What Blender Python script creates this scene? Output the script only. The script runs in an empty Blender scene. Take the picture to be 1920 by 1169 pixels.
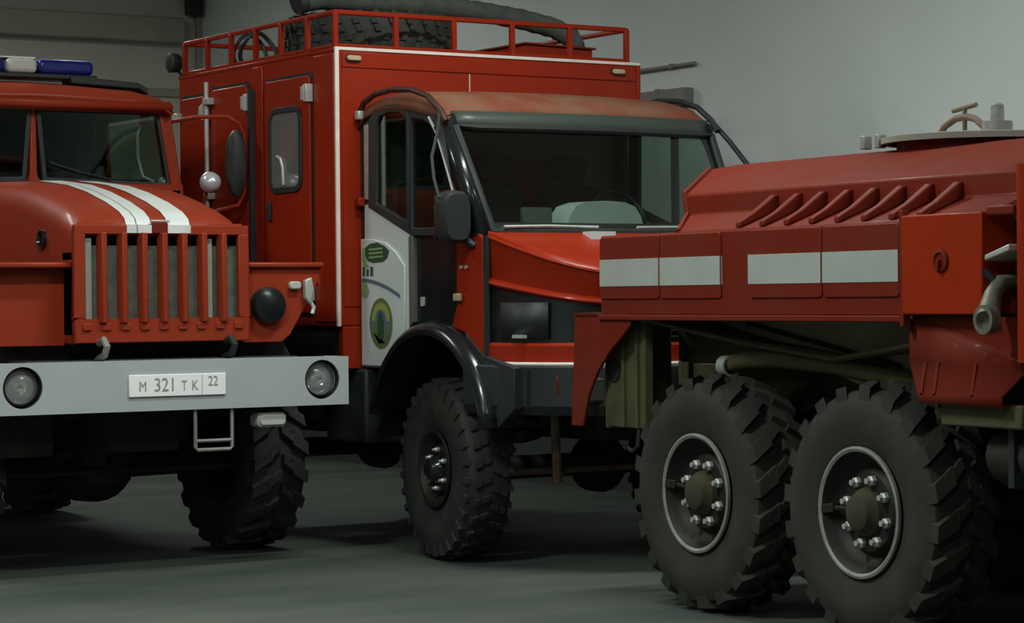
import bpy, bmesh, math, random
from mathutils import Vector, Matrix
random.seed(7)
R = math.radians
PI = math.pi
sc = bpy.context.scene
C = sc.collection

# ------------------------------------------------------------------ camera
cd = bpy.data.cameras.new('camera'); cam = bpy.data.objects.new('camera', cd); C.objects.link(cam)
cd.sensor_fit = 'HORIZONTAL'; cd.sensor_width = 36.0; cd.lens = 36.0 * 4579.6 / 1920
cd.clip_start = 0.1; cd.clip_end = 200
cam.location = (-8.922, -14.124, 1.646)
cam.rotation_mode = 'QUATERNION'
_base = Matrix.Rotation(R(-32.664), 4, 'Z') @ Matrix.Rotation(R(90 - 0.311), 4, 'X') @ Matrix.Rotation(R(-0.525), 4, 'Z')
cam.rotation_quaternion = _base.to_quaternion()
sc.camera = cam

# ------------------------------------------------------------------ world and exposure
wd = bpy.data.worlds.new('world'); sc.world = wd; wd.use_nodes = True
wd.node_tree.nodes['Background'].inputs[0].default_value = (0.55, 0.62, 0.68, 1)
wd.node_tree.nodes['Background'].inputs[1].default_value = 0.25
sc.view_settings.view_transform = 'Standard'; sc.view_settings.look = 'None'
sc.view_settings.gamma = 1.0; sc.view_settings.use_curve_mapping = False
sc.view_settings.exposure = 0.0
LAMP_COLOR = (0.93, 1.0, 0.94)
# added unseen ceiling lamps: x, y, watts (each is built as a fixture further down)
ADDED_LAMPS = [(-5.4, -4.6, 215), (-1.3, -2.6, 135), (0.5, -7.6, 85), (-1.0, 6.2, 110), (-7.0, -10.5, 105), (-11.0, -6.0, 95), (-4.8, 2.6, 80)]

# ------------------------------------------------------------------ materials
_m = {}
def mat(name, col, rough=0.5, metal=0.0, coat=0.0, col2=None, scale=6.0, amt=0.5, bump=0.0, bscale=40.0, spec=0.5, detail=5.0,
        trans=0.0, emit=None, estr=0.0, ior=1.45, thr=(0.35, 0.7)):
    if name in _m: return _m[name]
    m = bpy.data.materials.new(name); m.use_nodes = True
    nt = m.node_tree; b = nt.nodes['Principled BSDF']
    b.inputs['Base Color'].default_value = (*col, 1); b.inputs['Roughness'].default_value = rough
    b.inputs['Metallic'].default_value = metal; b.inputs['Coat Weight'].default_value = coat
    b.inputs['Coat Roughness'].default_value = 0.12; b.inputs['IOR'].default_value = ior
    b.inputs['Specular IOR Level'].default_value = spec
    b.inputs['Transmission Weight'].default_value = trans
    if emit: b.inputs['Emission Color'].default_value = (*emit, 1); b.inputs['Emission Strength'].default_value = estr
    tc = nt.nodes.new('ShaderNodeTexCoord')
    if col2 is not None:
        n = nt.nodes.new('ShaderNodeTexNoise'); n.inputs['Scale'].default_value = scale; n.inputs['Detail'].default_value = detail
        nt.links.new(tc.outputs['Object'], n.inputs['Vector'])
        r = nt.nodes.new('ShaderNodeValToRGB'); r.color_ramp.elements[0].position = thr[0]; r.color_ramp.elements[1].position = thr[1]
        mix = lambda a, c: tuple(a[i] * (1 - amt) + c[i] * amt for i in range(3))
        r.color_ramp.elements[0].color = (*col, 1); r.color_ramp.elements[1].color = (*mix(col, col2), 1)
        nt.links.new(n.outputs['Fac'], r.inputs[0]); nt.links.new(r.outputs[0], b.inputs['Base Color'])
        mr = nt.nodes.new('ShaderNodeMapRange'); mr.inputs['To Min'].default_value = max(0, rough - 0.06); mr.inputs['To Max'].default_value = min(1, rough + 0.14)
        nt.links.new(n.outputs['Fac'], mr.inputs['Value']); nt.links.new(mr.outputs[0], b.inputs['Roughness'])
    if bump > 0:
        n2 = nt.nodes.new('ShaderNodeTexNoise'); n2.inputs['Scale'].default_value = bscale; n2.inputs['Detail'].default_value = 4
        nt.links.new(tc.outputs['Object'], n2.inputs['Vector'])
        bp = nt.nodes.new('ShaderNodeBump'); bp.inputs['Strength'].default_value = bump; bp.inputs['Distance'].default_value = 0.01
        nt.links.new(n2.outputs['Fac'], bp.inputs['Height']); nt.links.new(bp.outputs[0], b.inputs['Normal'])
    _m[name] = m
    return m
RED_A = mat('red_paint_worn_orange', (0.310, 0.036, 0.013), 0.42, coat=0.12, col2=(0.26, 0.038, 0.018), scale=2.5, amt=0.7, spec=0.2)
RED_B = mat('red_paint_glossy', (0.310, 0.022, 0.005), 0.34, coat=0.1, col2=(0.26, 0.018, 0.005), scale=1.6, amt=0.8, spec=0.2)
RED_DUST = mat('red_paint_roof_dusty', (0.19, 0.052, 0.028), 0.7, col2=(0.19, 0.105, 0.065), scale=4, amt=0.9, spec=0.2)
RED_C = mat('red_paint_dusty', (0.175, 0.018, 0.008), 0.50, coat=0.03, col2=(0.155, 0.028, 0.015), scale=3.0, amt=0.8, spec=0.12)
RED_D = mat('red_paint_fresh', (0.34, 0.028, 0.004), 0.4, coat=0.05, col2=(0.28, 0.022, 0.004), scale=2.0, amt=0.6, spec=0.15)
BUMP_W = mat('silver_white_paint', (0.44, 0.475, 0.49), 0.45, col2=(0.39, 0.42, 0.42), scale=3, amt=0.6)
WHITE = mat('white_paint', (0.62, 0.68, 0.66), 0.4, coat=0.2, col2=(0.52, 0.57, 0.54), scale=3, amt=0.6)
STRIPE = mat('white_stripe_paint', (0.42, 0.45, 0.42), 0.5, col2=(0.36, 0.38, 0.35), scale=5, amt=0.7)
HOODWHITE = mat('hood_stripe_paint', (0.74, 0.78, 0.76), 0.4, coat=0.2, col2=(0.5, 0.54, 0.52), scale=5, amt=0.6)
PLATE_W = mat('plate_reflective_white', (1.0, 1.0, 1.0), 0.4, col2=(0.97, 0.97, 0.97), scale=20)
PLATE_T = mat('plate_lettering', (0.25, 0.25, 0.26), 0.5, col2=(0.5, 0.5, 0.5), scale=30, amt=0.8)
BLACK = mat('black_plastic', (0.018, 0.022, 0.023), 0.5, col2=(0.03, 0.034, 0.033), scale=5)
BLACKG = mat('black_gloss', (0.010, 0.013, 0.014), 0.18, coat=0.3, col2=(0.016, 0.02, 0.02), scale=4)
FRAME = mat('chassis_black', (0.016, 0.017, 0.014), 0.65, col2=(0.035, 0.032, 0.022), scale=8, amt=0.8, bump=0.2)
OLIVE = mat('olive_mud', (0.090, 0.082, 0.036), 0.85, col2=(0.06, 0.055, 0.028), scale=7, amt=0.9, bump=0.25)
RUBBER = mat('tire_rubber', (0.024, 0.027, 0.025), 0.72, col2=(0.042, 0.042, 0.035), scale=9, amt=0.8, bump=0.2)
RUBBER_D = mat('tire_rubber_dusty', (0.023, 0.025, 0.021), 0.75, col2=(0.040, 0.038, 0.027), scale=5, amt=0.9, bump=0.2)
RIM_BLK = mat('rim_black', (0.010, 0.010, 0.009), 0.55, col2=(0.022, 0.020, 0.014), scale=8, amt=0.8)
RIM_BRN = mat('rim_brown', (0.05, 0.035, 0.022), 0.6, col2=(0.03, 0.022, 0.016), scale=8, amt=0.8)
WORN = mat('worn_steel', (0.33, 0.34, 0.32), 0.45, metal=0.3, col2=(0.2, 0.2, 0.18), scale=14, amt=0.8)
GALV = mat('galvanized_steel', (0.58, 0.59, 0.56), 0.4, metal=0.3, col2=(0.42, 0.43, 0.40), scale=12, amt=0.8)
CHROME = mat('chrome', (0.75, 0.77, 0.8), 0.08, metal=1.0, col2=(0.65, 0.67, 0.7), scale=10)
ALU = mat('aluminium_trim', (0.85, 0.78, 0.72), 0.4, col2=(0.72, 0.60, 0.54), scale=9, amt=0.7)
def glass_mat():
    m = bpy.data.materials.new('window_glass'); m.use_nodes = True; nt = m.node_tree; nt.nodes.remove(nt.nodes['Principled BSDF'])
    tr = nt.nodes.new('ShaderNodeBsdfTransparent'); gs = nt.nodes.new('ShaderNodeBsdfGlossy'); mx = nt.nodes.new('ShaderNodeMixShader'); fr = nt.nodes.new('ShaderNodeLayerWeight')
    n = nt.nodes.new('ShaderNodeTexNoise'); n.inputs['Scale'].default_value = 3.0; r = nt.nodes.new('ShaderNodeValToRGB')
    r.color_ramp.elements[0].color = (0.60, 0.70, 0.65, 1); r.color_ramp.elements[1].color = (0.70, 0.79, 0.74, 1)
    nt.links.new(n.outputs['Fac'], r.inputs[0]); nt.links.new(r.outputs[0], tr.inputs[0])
    gs.inputs['Roughness'].default_value = 0.03; gs.inputs['Color'].default_value = (0.9, 0.95, 0.93, 1); fr.inputs['Blend'].default_value = 0.15
    ma = nt.nodes.new('ShaderNodeMath'); ma.operation = 'MULTIPLY_ADD'; ma.inputs[1].default_value = 0.5; ma.inputs[2].default_value = 0.035
    nt.links.new(fr.outputs['Facing'], ma.inputs[0]); nt.links.new(ma.outputs[0], mx.inputs[0]); nt.links.new(tr.outputs[0], mx.inputs[1]); nt.links.new(gs.outputs[0], mx.inputs[2])
    nt.links.new(mx.outputs[0], nt.nodes['Material Output'].inputs[0]); return m
GLASS = glass_mat()
LENS = mat('lamp_glass', (0.9, 0.92, 0.9), 0.08, trans=0.85, col2=(0.8, 0.82, 0.8), scale=30)
BLUE = mat('blue_lens', (0.006, 0.012, 0.16), 0.15, coat=0.5, col2=(0.01, 0.02, 0.22), scale=10)
CLEARL = mat('clear_lens', (0.55, 0.56, 0.52), 0.2, coat=0.4, col2=(0.45, 0.46, 0.42), scale=10)
AMBER = mat('marker_lens', (0.55, 0.42, 0.28), 0.25, coat=0.4, col2=(0.4, 0.3, 0.2), scale=20)
REDLENS = mat('red_lens', (0.14, 0.012, 0.010), 0.3, coat=0.3, col2=(0.1, 0.01, 0.01), scale=20)
RADI = mat('radiator_grey', (0.15, 0.165, 0.13), 0.6, col2=(0.08, 0.09, 0.07), scale=12, amt=0.8, bump=0.2, bscale=120)
RADF = mat('radiator_frame', (0.30, 0.32, 0.27), 0.5, col2=(0.22, 0.24, 0.2), scale=12)
SEAT = mat('seat_fabric', (0.045, 0.046, 0.038), 0.9, col2=(0.045, 0.04, 0.035), scale=20, bump=0.3)
DASH = mat('dash_plastic', (0.025, 0.028, 0.025), 0.6, col2=(0.04, 0.04, 0.036), scale=10)
DASHL = mat('dash_light_grey', (0.42, 0.45, 0.43), 0.55, col2=(0.36, 0.39, 0.37), scale=6)
INNER = mat('cab_lining', (0.16, 0.165, 0.145), 0.8, col2=(0.2, 0.2, 0.18), scale=4)
CANVAS = mat('hose_canvas', (0.085, 0.095, 0.082), 0.85, col2=(0.05, 0.056, 0.05), scale=9, amt=0.8, bump=0.4)
GREEN_D = mat('decal_dark_green', (0.02, 0.075, 0.035), 0.5, col2=(0.03, 0.09, 0.04), scale=30)
GREEN_L = mat('decal_light_green', (0.26, 0.40, 0.16), 0.5, col2=(0.22, 0.34, 0.14), scale=30)
GREEN_O = mat('decal_olive', (0.11, 0.16, 0.045), 0.5, col2=(0.14, 0.18, 0.06), scale=30)
BLUE_G = mat('decal_blue_grey', (0.10, 0.15, 0.20), 0.5, col2=(0.12, 0.16, 0.2), scale=30)
YEL_G = mat('decal_yellow_green', (0.30, 0.34, 0.08), 0.5, col2=(0.26, 0.3, 0.08), scale=30)
INK = mat('decal_ink', (0.05, 0.06, 0.06), 0.5, col2=(0.07, 0.08, 0.08), scale=30)
BRASS = mat('valve_alloy', (0.20, 0.20, 0.155), 0.5, metal=0.3, col2=(0.12, 0.12, 0.09), scale=14, amt=0.8)
TAN = mat('rusty_steel', (0.16, 0.085, 0.05), 0.7, col2=(0.22, 0.18, 0.14), scale=10, amt=0.8)
WALL = mat('wall_plaster_grey', (0.72, 0.785, 0.775), 0.85, col2=(0.65, 0.71, 0.70), scale=0.9, amt=0.8, bump=0.15, bscale=9)
WALLB = mat('back_wall_plaster', (0.52, 0.51, 0.45), 0.9, col2=(0.42, 0.41, 0.36), scale=0.8, amt=0.8, bump=0.15, bscale=9)
WALLD = mat('beam_concrete', (0.34, 0.32, 0.27), 0.9, col2=(0.26, 0.245, 0.21), scale=2.0, amt=0.8, bump=0.2)
CEIL = mat('ceiling_concrete', (0.66, 0.68, 0.65), 0.9, col2=(0.6, 0.62, 0.59), scale=1.5)
GREYBOX = mat('grey_enamel', (0.24, 0.24, 0.215), 0.6, col2=(0.19, 0.19, 0.17), scale=5)
TUBE_E = mat('lamp_tube', (0.9, 0.9, 0.9), 0.4, emit=LAMP_COLOR, estr=6.0)
FIXT = mat('lamp_fixture', (0.5, 0.5, 0.5), 0.5, col2=(0.45, 0.45, 0.45), scale=9)

def floor_mat():
    m = bpy.data.materials.new('floor_concrete'); m.use_nodes = True; nt = m.node_tree; b = nt.nodes['Principled BSDF']
    tc = nt.nodes.new('ShaderNodeTexCoord')
    mp = nt.nodes.new('ShaderNodeMapping'); mp.inputs['Rotation'].default_value = (0, 0, R(33)); mp.inputs['Scale'].default_value = (0.35, 1.0, 1)
    nt.links.new(tc.outputs['Object'], mp.inputs[0])
    n = nt.nodes.new('ShaderNodeTexNoise'); n.inputs['Scale'].default_value = 1.3; n.inputs['Detail'].default_value = 6
    nt.links.new(mp.outputs[0], n.inputs['Vector'])
    r = nt.nodes.new('ShaderNodeValToRGB'); e = r.color_ramp.elements
    e[0].position = 0.32; e[0].color = (0.040, 0.054, 0.048, 1); e[1].position = 0.68; e[1].color = (0.085, 0.098, 0.080, 1)
    e2 = r.color_ramp.elements.new(0.5); e2.color = (0.064, 0.078, 0.064, 1)
    nt.links.new(n.outputs['Fac'], r.inputs[0]); nt.links.new(r.outputs[0], b.inputs['Base Color'])
    n2 = nt.nodes.new('ShaderNodeTexNoise'); n2.inputs['Scale'].default_value = 30; n2.inputs['Detail'].default_value = 6
    nt.links.new(tc.outputs['Object'], n2.inputs['Vector'])
    bp = nt.nodes.new('ShaderNodeBump'); bp.inputs['Strength'].default_value = 0.25; bp.inputs['Distance'].default_value = 0.01
    nt.links.new(n2.outputs['Fac'], bp.inputs['Height']); nt.links.new(bp.outputs[0], b.inputs['Normal'])
    b.inputs['Roughness'].default_value = 0.75
    return m
FLOOR = floor_mat()

# ------------------------------------------------------------------ mesh helpers
def V(*a): return Vector(a)
class MB:
    def __init__(s, off=(0, 0, 0)): s.v = []; s.f = []; s.o = Vector(off)
    def add(s, vs, fs):
        n = len(s.v); s.v += [tuple(Vector(q) + s.o) for q in vs]; s.f += [tuple(i + n for i in f) for f in fs]; return s
    def box(s, x0, x1, y0, y1, z0, z1):
        return s.add([(x0,y0,z0),(x1,y0,z0),(x1,y1,z0),(x0,y1,z0),(x0,y0,z1),(x1,y0,z1),(x1,y1,z1),(x0,y1,z1)],
                     [(0,3,2,1),(4,5,6,7),(0,1,5,4),(1,2,6,5),(2,3,7,6),(3,0,4,7)])
    def prism(s, poly, ax, a, b):
        f3 = {'x': lambda p, t: (t, p[0], p[1]), 'y': lambda p, t: (p[0], t, p[1]), 'z': lambda p, t: (p[0], p[1], t)}[ax]
        n = len(poly)
        return s.add([f3(p, a) for p in poly] + [f3(p, b) for p in poly],
                     [tuple(range(n)), tuple(range(2*n-1, n-1, -1))] + [(i, (i+1) % n, n+(i+1) % n, n+i) for i in range(n)])
    def loft(s, rings, close=False, cap=False):
        n = len(rings[0]); vs = [p for r in rings for p in r]; fs = []
        for k in range(len(rings)-1):
            for i in range(n if close else n-1):
                j = (i+1) % n; fs.append((k*n+i, k*n+j, (k+1)*n+j, (k+1)*n+i))
        if cap: fs += [tuple(range(n)), tuple(range((len(rings)-1)*n, len(rings)*n))]
        return s.add(vs, fs)
    def tube(s, path, r, n=8, closed=False):
        P = [Vector(p) for p in path]; rings = []; N = len(P)
        up = None
        for i, p in enumerate(P):
            if closed: d = (P[(i+1) % N] - P[i-1])
            else: d = P[min(i+1, N-1)] - P[max(i-1, 0)]
            d.normalize()
            if up is None: up = Vector((0,0,1)) if abs(d.z) < 0.9 else Vector((1,0,0))
            a = d.cross(up)
            if a.length < 1e-4: a = d.cross(Vector((0.3,1,0.2)))
            a.normalize(); b = a.cross(d); up = b
            rr = r[i] if isinstance(r, (list, tuple)) else r
            rings.append([p + a*math.cos(2*PI*k/n)*rr + b*math.sin(2*PI*k/n)*rr for k in range(n)])
        if closed: rings.append(rings[0]); return s.loft(rings, True)
        return s.loft(rings, True, True)
    def lathe(s, prof, c, ax='x', n=32, sgn=1, a0=0, a1=2*PI):
        # prof: (axial, radius)
        c = Vector(c); rings = []; full = abs(a1 - a0 - 2*PI) < 1e-6
        m = n if full else n + 1
        for a, r in prof:
            ring = []
            for k in range(m):
                t = a0 + (a1-a0)*k/n; u, w = math.cos(t)*r, math.sin(t)*r
                q = {'x': (a*sgn, u, w), 'y': (u, a*sgn, w), 'z': (u, w, a*sgn)}[ax]
                ring.append(c + Vector(q))
            rings.append(ring)
        return s.loft(rings, full)
    def cyl(s, c, ax, r, h, n=24, r2=None, sgn=1):
        r2 = r if r2 is None else r2
        return s.lathe([(0, 0.0005), (0, r), (h, r2), (h, 0.0005)], c, ax, n, sgn)
    def build(s, name, m, parent=None, bevel=0.0, ang=35, seg=2, solid=0.0):
        me = bpy.data.meshes.new(name); me.from_pydata(s.v, [], s.f); me.validate()
        bm = bmesh.new(); bm.from_mesh(me); bmesh.ops.remove_doubles(bm, verts=bm.verts, dist=1e-5)
        bmesh.ops.recalc_face_normals(bm, faces=bm.faces); bm.to_mesh(me); bm.free()
        me.materials.append(m)
        me.shade_smooth(); me.set_sharp_from_angle(angle=R(ang))
        o = bpy.data.objects.new(name, me); C.objects.link(o)
        if parent: o.parent = parent
        if solid: md = o.modifiers.new('solid', 'SOLIDIFY'); md.thickness = solid; md.offset = 0
        if bevel: md = o.modifiers.new('bevel', 'BEVEL'); md.width = bevel; md.segments = seg; md.limit_method = 'ANGLE'; md.angle_limit = R(40)
        return o
def tag(o, label=None, cat=None, group=None, kind=None):
    if label: o['label'] = label
    if cat: o['category'] = cat
    if group: o['group'] = group
    if kind: o['kind'] = kind
    return o
def empty(name, loc=(0,0,0), rz=0.0):
    o = bpy.data.objects.new(name, None); C.objects.link(o); o.location = loc; o.rotation_euler = (0, 0, rz); o.empty_display_size = 0.2; return o
def arc(cy, cz, r, a0, a1, n, ry=None):
    ry = r if ry is None else ry
    return [(cy + ry*math.cos(R(a0+(a1-a0)*i/n)), cz + r*math.sin(R(a0+(a1-a0)*i/n))) for i in range(n+1)]
def rrect(x0, x1, y0, y1, r, n=5):
    out = []
    for cx, cy, a in ((x1-r, y1-r, 0), (x0+r, y1-r, 90), (x0+r, y0+r, 180), (x1-r, y0+r, 270)):
        out += [(cx + r*math.cos(R(a+90*i/n)), cy + r*math.sin(R(a+90*i/n))) for i in range(n+1)]
    return out
def ringprism(mb, outer, inner, ax, a, b):
    n = len(outer); f3 = {'x': lambda p, t: (t, p[0], p[1]), 'y': lambda p, t: (p[0], t, p[1]), 'z': lambda p, t: (p[0], p[1], t)}[ax]
    vs = [f3(p, a) for p in outer] + [f3(p, a) for p in inner] + [f3(p, b) for p in outer] + [f3(p, b) for p in inner]; fs = []
    for i in range(n):
        j = (i+1) % n
        fs += [(i, j, n+j, n+i), (2*n+i, 3*n+i, 3*n+j, 2*n+j), (i, 2*n+i, 2*n+j, j), (n+i, n+j, 3*n+j, 3*n+i)]
    return mb.add(vs, fs)
def shrink(poly, d):
    cx = sum(p[0] for p in poly)/len(poly); cy = sum(p[1] for p in poly)/len(poly); out = []; n = len(poly)
    for i in range(n):
        a, p, b = Vector(poly[i-1]), Vector(poly[i]), Vector(poly[(i+1) % n])
        def nrm(u, v):
            e = (v-u); q = Vector((-e.y, e.x)).normalized() if e.length > 1e-9 else Vector((0, 0))
            if q.dot(Vector((cx, cy)) - u) < 0: q = -q
            return q
        q = nrm(a, p) + nrm(p, b); l = q.length
        q = q/l * d / max(0.4, l/2) if l > 1e-6 else Vector((0, 0))
        out.append((p.x+q.x, p.y+q.y))
    return out
def text_mesh(body, size, name, m, parent, loc, rot, sx=1.0):
    cu = bpy.data.curves.new(name, 'FONT'); cu.body = body; cu.size = size; cu.align_x = 'CENTER'; cu.align_y = 'CENTER'; cu.extrude = 0.001; cu.resolution_u = 3
    t = bpy.data.objects.new(name + '_tmp', cu); C.objects.link(t)
    me = bpy.data.meshes.new_from_object(t.evaluated_get(bpy.context.evaluated_depsgraph_get())); me.name = name
    bpy.data.objects.remove(t); bpy.data.curves.remove(cu)
    me.materials.clear(); me.materials.append(m)
    o = bpy.data.objects.new(name, me); C.objects.link(o); o.parent = parent; o.location = loc; o.rotation_euler = rot; o.scale = (sx, 1, 1)
    return o

# ------------------------------------------------------------------ wheels
def tire_mesh(mb, Rr, W, rim, nl, lug, style):
    h = W/2
    prof = [(-h*0.72, rim-0.01), (-h*0.86, rim+0.03), (-h*1.0, rim+(Rr-rim)*0.42), (-h*1.0, rim+(Rr-rim)*0.62), (-h*0.95, Rr-lug-0.045), (-h*0.88, Rr-lug-0.012), (-h*0.74, Rr-lug),
            (0, Rr-lug+0.006), (h*0.74, Rr-lug), (h*0.88, Rr-lug-0.012), (h*0.95, Rr-lug-0.045), (h*1.0, rim+(Rr-rim)*0.62), (h*1.0, rim+(Rr-rim)*0.42), (h*0.93, rim+(Rr-rim)*0.2), (h*0.90, rim+(Rr-rim)*0.16), (h*0.86, rim+0.03), (h*0.72, rim-0.01)]
    mb.lathe(prof, (0,0,0), 'x', 56)
    def P(t, a, r): return (a, math.cos(t)*r, math.sin(t)*r)
    dt = 2*PI/nl
    for i in range(nl):
        for sg in (-1, 1):
            t0 = (i + (0.5 if sg > 0 else 0))*dt
            if style == 'chevron':
                bl = [(0.02, 0.42, 0.0, 0.34, 0.27), (0.36, 0.94, 0.30, 0.70, 0.44)]
            else:
                bl = [(0.04, 0.34, 0.0, 0.12, 0.30), (0.40, 0.66, 0.2, 0.3, 0.30), (0.70, 1.0, 0.02, 0.12, 0.32)]
            for (a0, a1, s0, s1, wd_) in bl:
                vs = []
                for (aa, ss) in ((a0, s0), (a1, s1)):
                    for e in (-1, 1):
                        t = t0 + (ss + e*wd_*0.5)*dt; tt = t0 + (ss + e*wd_*0.62)*dt
                        ax_ = sg*aa*h; drop = 0.0 if aa < 0.7 else (0.020 if style == 'chevron' else 0.026)
                        vs.append(P(tt, ax_*(1.01 if aa > .9 else 1), Rr-lug-0.03-(0.05 if aa > .9 else 0))); vs.append(P(t, ax_*0.99, Rr-drop))
                mb.add(vs, [(0,1,3,2),(4,6,7,5),(0,4,5,1),(2,3,7,6),(1,5,7,3),(0,2,6,4)])
    return mb
_tires = {}
def wheel(parent, loc, side, Rr, W, rim, nl=22, lug=0.044, style='chevron', steer=0.0, spin=None, rub=None, rimm=None, nuts=8, ringm=None, hubm=None, nutr=0.017, dish=0.11):
    key = (Rr, W, rim, nl, style, (rub or RUBBER).name)
    if key not in _tires: _tires[key] = tire_mesh(MB(), Rr, W, rim, nl, lug, style).build('wheel', rub or RUBBER, None, ang=40); o = _tires[key]
    else: o = _tires[key].copy(); C.objects.link(o)
    o.parent = parent; o.location = loc; o.rotation_euler = (random.uniform(0, 1) if spin is None else spin, 0, steer)
    h = W/2; s = side
    rg = MB().lathe([(h*0.80, rim-0.012), (h*0.93, rim-0.012), (h*0.97, rim+0.001), (h*0.95, rim+0.013), (h*0.86, rim+0.012)], (0,0,0), 'x', 48, s).build('rim_ring', ringm or WORN, o)
    d = h*0.93 - dish
    MB().lathe([(h*0.93, rim-0.012), (h*0.7, rim-0.035), (d+0.02, rim-0.05), (d, rim*0.72), (d+0.035, rim*0.62), (d+0.04, 0.001)], (0,0,0), 'x', 40, s).build('rim', rimm or RIM_BLK, o)
    MB().lathe([(-h*0.9, rim-0.0), (-h*0.5, rim-0.03), (d-0.03, rim-0.05), (d-0.03, 0.10), (-h*0.6, 0.12), (-h*0.6, 0.001)], (0,0,0), 'x', 40, s).build('inner_rim', RIM_BRN, o)
    hb = rim*0.33
    MB().lathe([(d+0.03, hb*1.2), (d+0.06, hb*1.15), (d+0.075, hb), (d+0.105, hb*0.85), (d+0.118, hb*0.6), (d+0.118, 0.001)], (0,0,0), 'x', 28, s).build('hub', hubm or OLIVE, o)
    nm = None
    for k in range(nuts):
        t = 2*PI*(k+0.5)/nuts; r = rim*0.52
        if nm is None:
            n_ = MB().lathe([(0, nutr), (0.02, nutr), (0.028, nutr*0.6), (0.045, nutr*0.55), (0.045, 0.001)], (0,0,0), 'x', 6, s).build('wheel_nut', GALV, o); nm = n_
        else: n_ = nm.copy(); C.objects.link(n_)
        n_.parent = o; n_.location = (s*(d+0.035), math.cos(t)*r, math.sin(t)*r)
    return o

# ------------------------------------------------------------------ the room
WX, WY0, WY1, WXL, HC = 3.0, -21.0, 10.93, -15.0, 5.7
tag(MB().box(WXL, WX, WY0, WY1, -0.15, 0).build('floor', FLOOR), kind='structure')
tag(MB().box(WXL, WX, WY0, WY1, HC, HC+0.15).build('ceiling', CEIL), kind='structure')
tag(MB().box(WX, WX+0.2, WY0, WY1, -0.15, HC+0.15).build('wall_right', WALL), kind='structure')
tag(MB().box(WXL-0.2, WXL, WY0, WY1, -0.15, HC+0.15).build('wall_left', WALL), kind='structure')
tag(MB().box(WXL-0.2, WX+0.2, WY1, WY1+0.2, -0.15, HC+0.15).build('wall_back', WALLB), kind='structure')
tag(MB().box(WXL-0.2, WX+0.2, WY0-0.2, WY0, -0.15, HC+0.15).build('wall_front', WALL), kind='structure')
# concrete beam along the back wall and the corner moulding
tag(MB().box(WXL, 2.72, WY1-0.22, WY1, 4.52, 4.80).build('trim_1', WALLD, bevel=0.02), kind='structure')
tag(MB().box(2.93, 3.0, WY1-0.07, WY1, 0, HC).build('trim_2', WALLD, bevel=0.01), kind='structure')
LOWER_WALL = mat('lower_wall_dark', (0.055, 0.065, 0.055), 0.6, col2=(0.04, 0.048, 0.042), scale=2.0)  # darker band along the foot of the right and back walls
tag(MB().box(WX-0.012, WX, WY0, WY1, 0, 1.25).build('trim_4', LOWER_WALL), kind='structure')
tag(MB().box(WXL, WX-0.012, WY1-0.012, WY1, 0, 1.25).build('trim_5', LOWER_WALL), kind='structure')
tag(MB().box(WXL, 2.95, WY1-0.05, WY1, 3.93, 4.02).build('trim_3', WALLD, bevel=0.01), kind='structure')
spk = empty('wall_speaker', (2.86, WY1-0.1, 4.84)); tag(spk, 'black box hung high in the corner of the back wall', 'speaker')
MB().box(-0.10, 0.08, -0.12, 0.0, 0, 0.42).build('cabinet', BLACK, spk, bevel=0.015)
MB().box(-0.085, 0.065, -0.13, -0.115, 0.03, 0.39).build('front_mesh', FRAME, spk, bevel=0.004)
MB().box(-0.03, 0.03, 0.0, 0.10, 0.1, 0.3).build('bracket', BLACK, spk, bevel=0.004)
# conduit and duct on the right wall
cp = empty('wall_conduit', (WX, 1.66, 3.53)); tag(cp, 'thin grey conduit pipe running along the wall behind the box truck', 'pipe')
MB().tube([(-0.03, 0.0, 0), (-0.03, 6.5, 0)], 0.016, 10).build('pipe', GREYBOX, cp)
for k in range(4): MB().box(-0.05, 0.0, 0.3+k*1.9, 0.33+k*1.9, -0.022, 0.022).build('clip', GREYBOX, cp, bevel=0.004)
db = empty('wall_duct', (WX, 1.72, 3.20)); tag(db, 'flat grey metal duct on the wall behind the cab of the box truck', 'duct')
MB().box(-0.10, 0.0, 0.0, 3.6, 0.0, 0.14).build('duct_body', GREYBOX, db, bevel=0.01)
for k in range(3): MB().box(-0.108, 0.0, 0.35+k*1.3, 0.39+k*1.3, -0.01, 0.15).build('duct_flange', GREYBOX, db, bevel=0.004)
# added lamps to light the room: a fixture with two tubes and its light
for i, (lx, ly, pw) in enumerate(ADDED_LAMPS):
    f = empty('added_ceiling_lamp', (lx, ly, HC-0.35))
    tag(f, 'added twin-tube ceiling lamp out of view, lighting the garage', 'lamp', 'added twin-tube ceiling lamps')
    MB().box(-0.9, 0.9, -0.12, 0.12, 0.06, 0.12).build('housing', FIXT, f, bevel=0.01)
    for sy in (-0.06, 0.06): MB().tube([(-0.85, sy, 0.03), (0.85, sy, 0.03)], 0.018, 10).build('tube', TUBE_E, f)
    for sx in (-0.6, 0.6): MB().tube([(sx, 0, 0.12), (sx, 0, 0.35)], 0.008, 6).build('hanger', FIXT, f)
    ld = bpy.data.lights.new('added_lamp_light', 'AREA'); ld.shape = 'RECTANGLE'; ld.size = 1.8; ld.size_y = 0.3; ld.energy = pw; ld.color = LAMP_COLOR
    lo = bpy.data.objects.new('added_lamp_light', ld); C.objects.link(lo); lo.parent = f; lo.location = (0, 0, 0.0)

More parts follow.
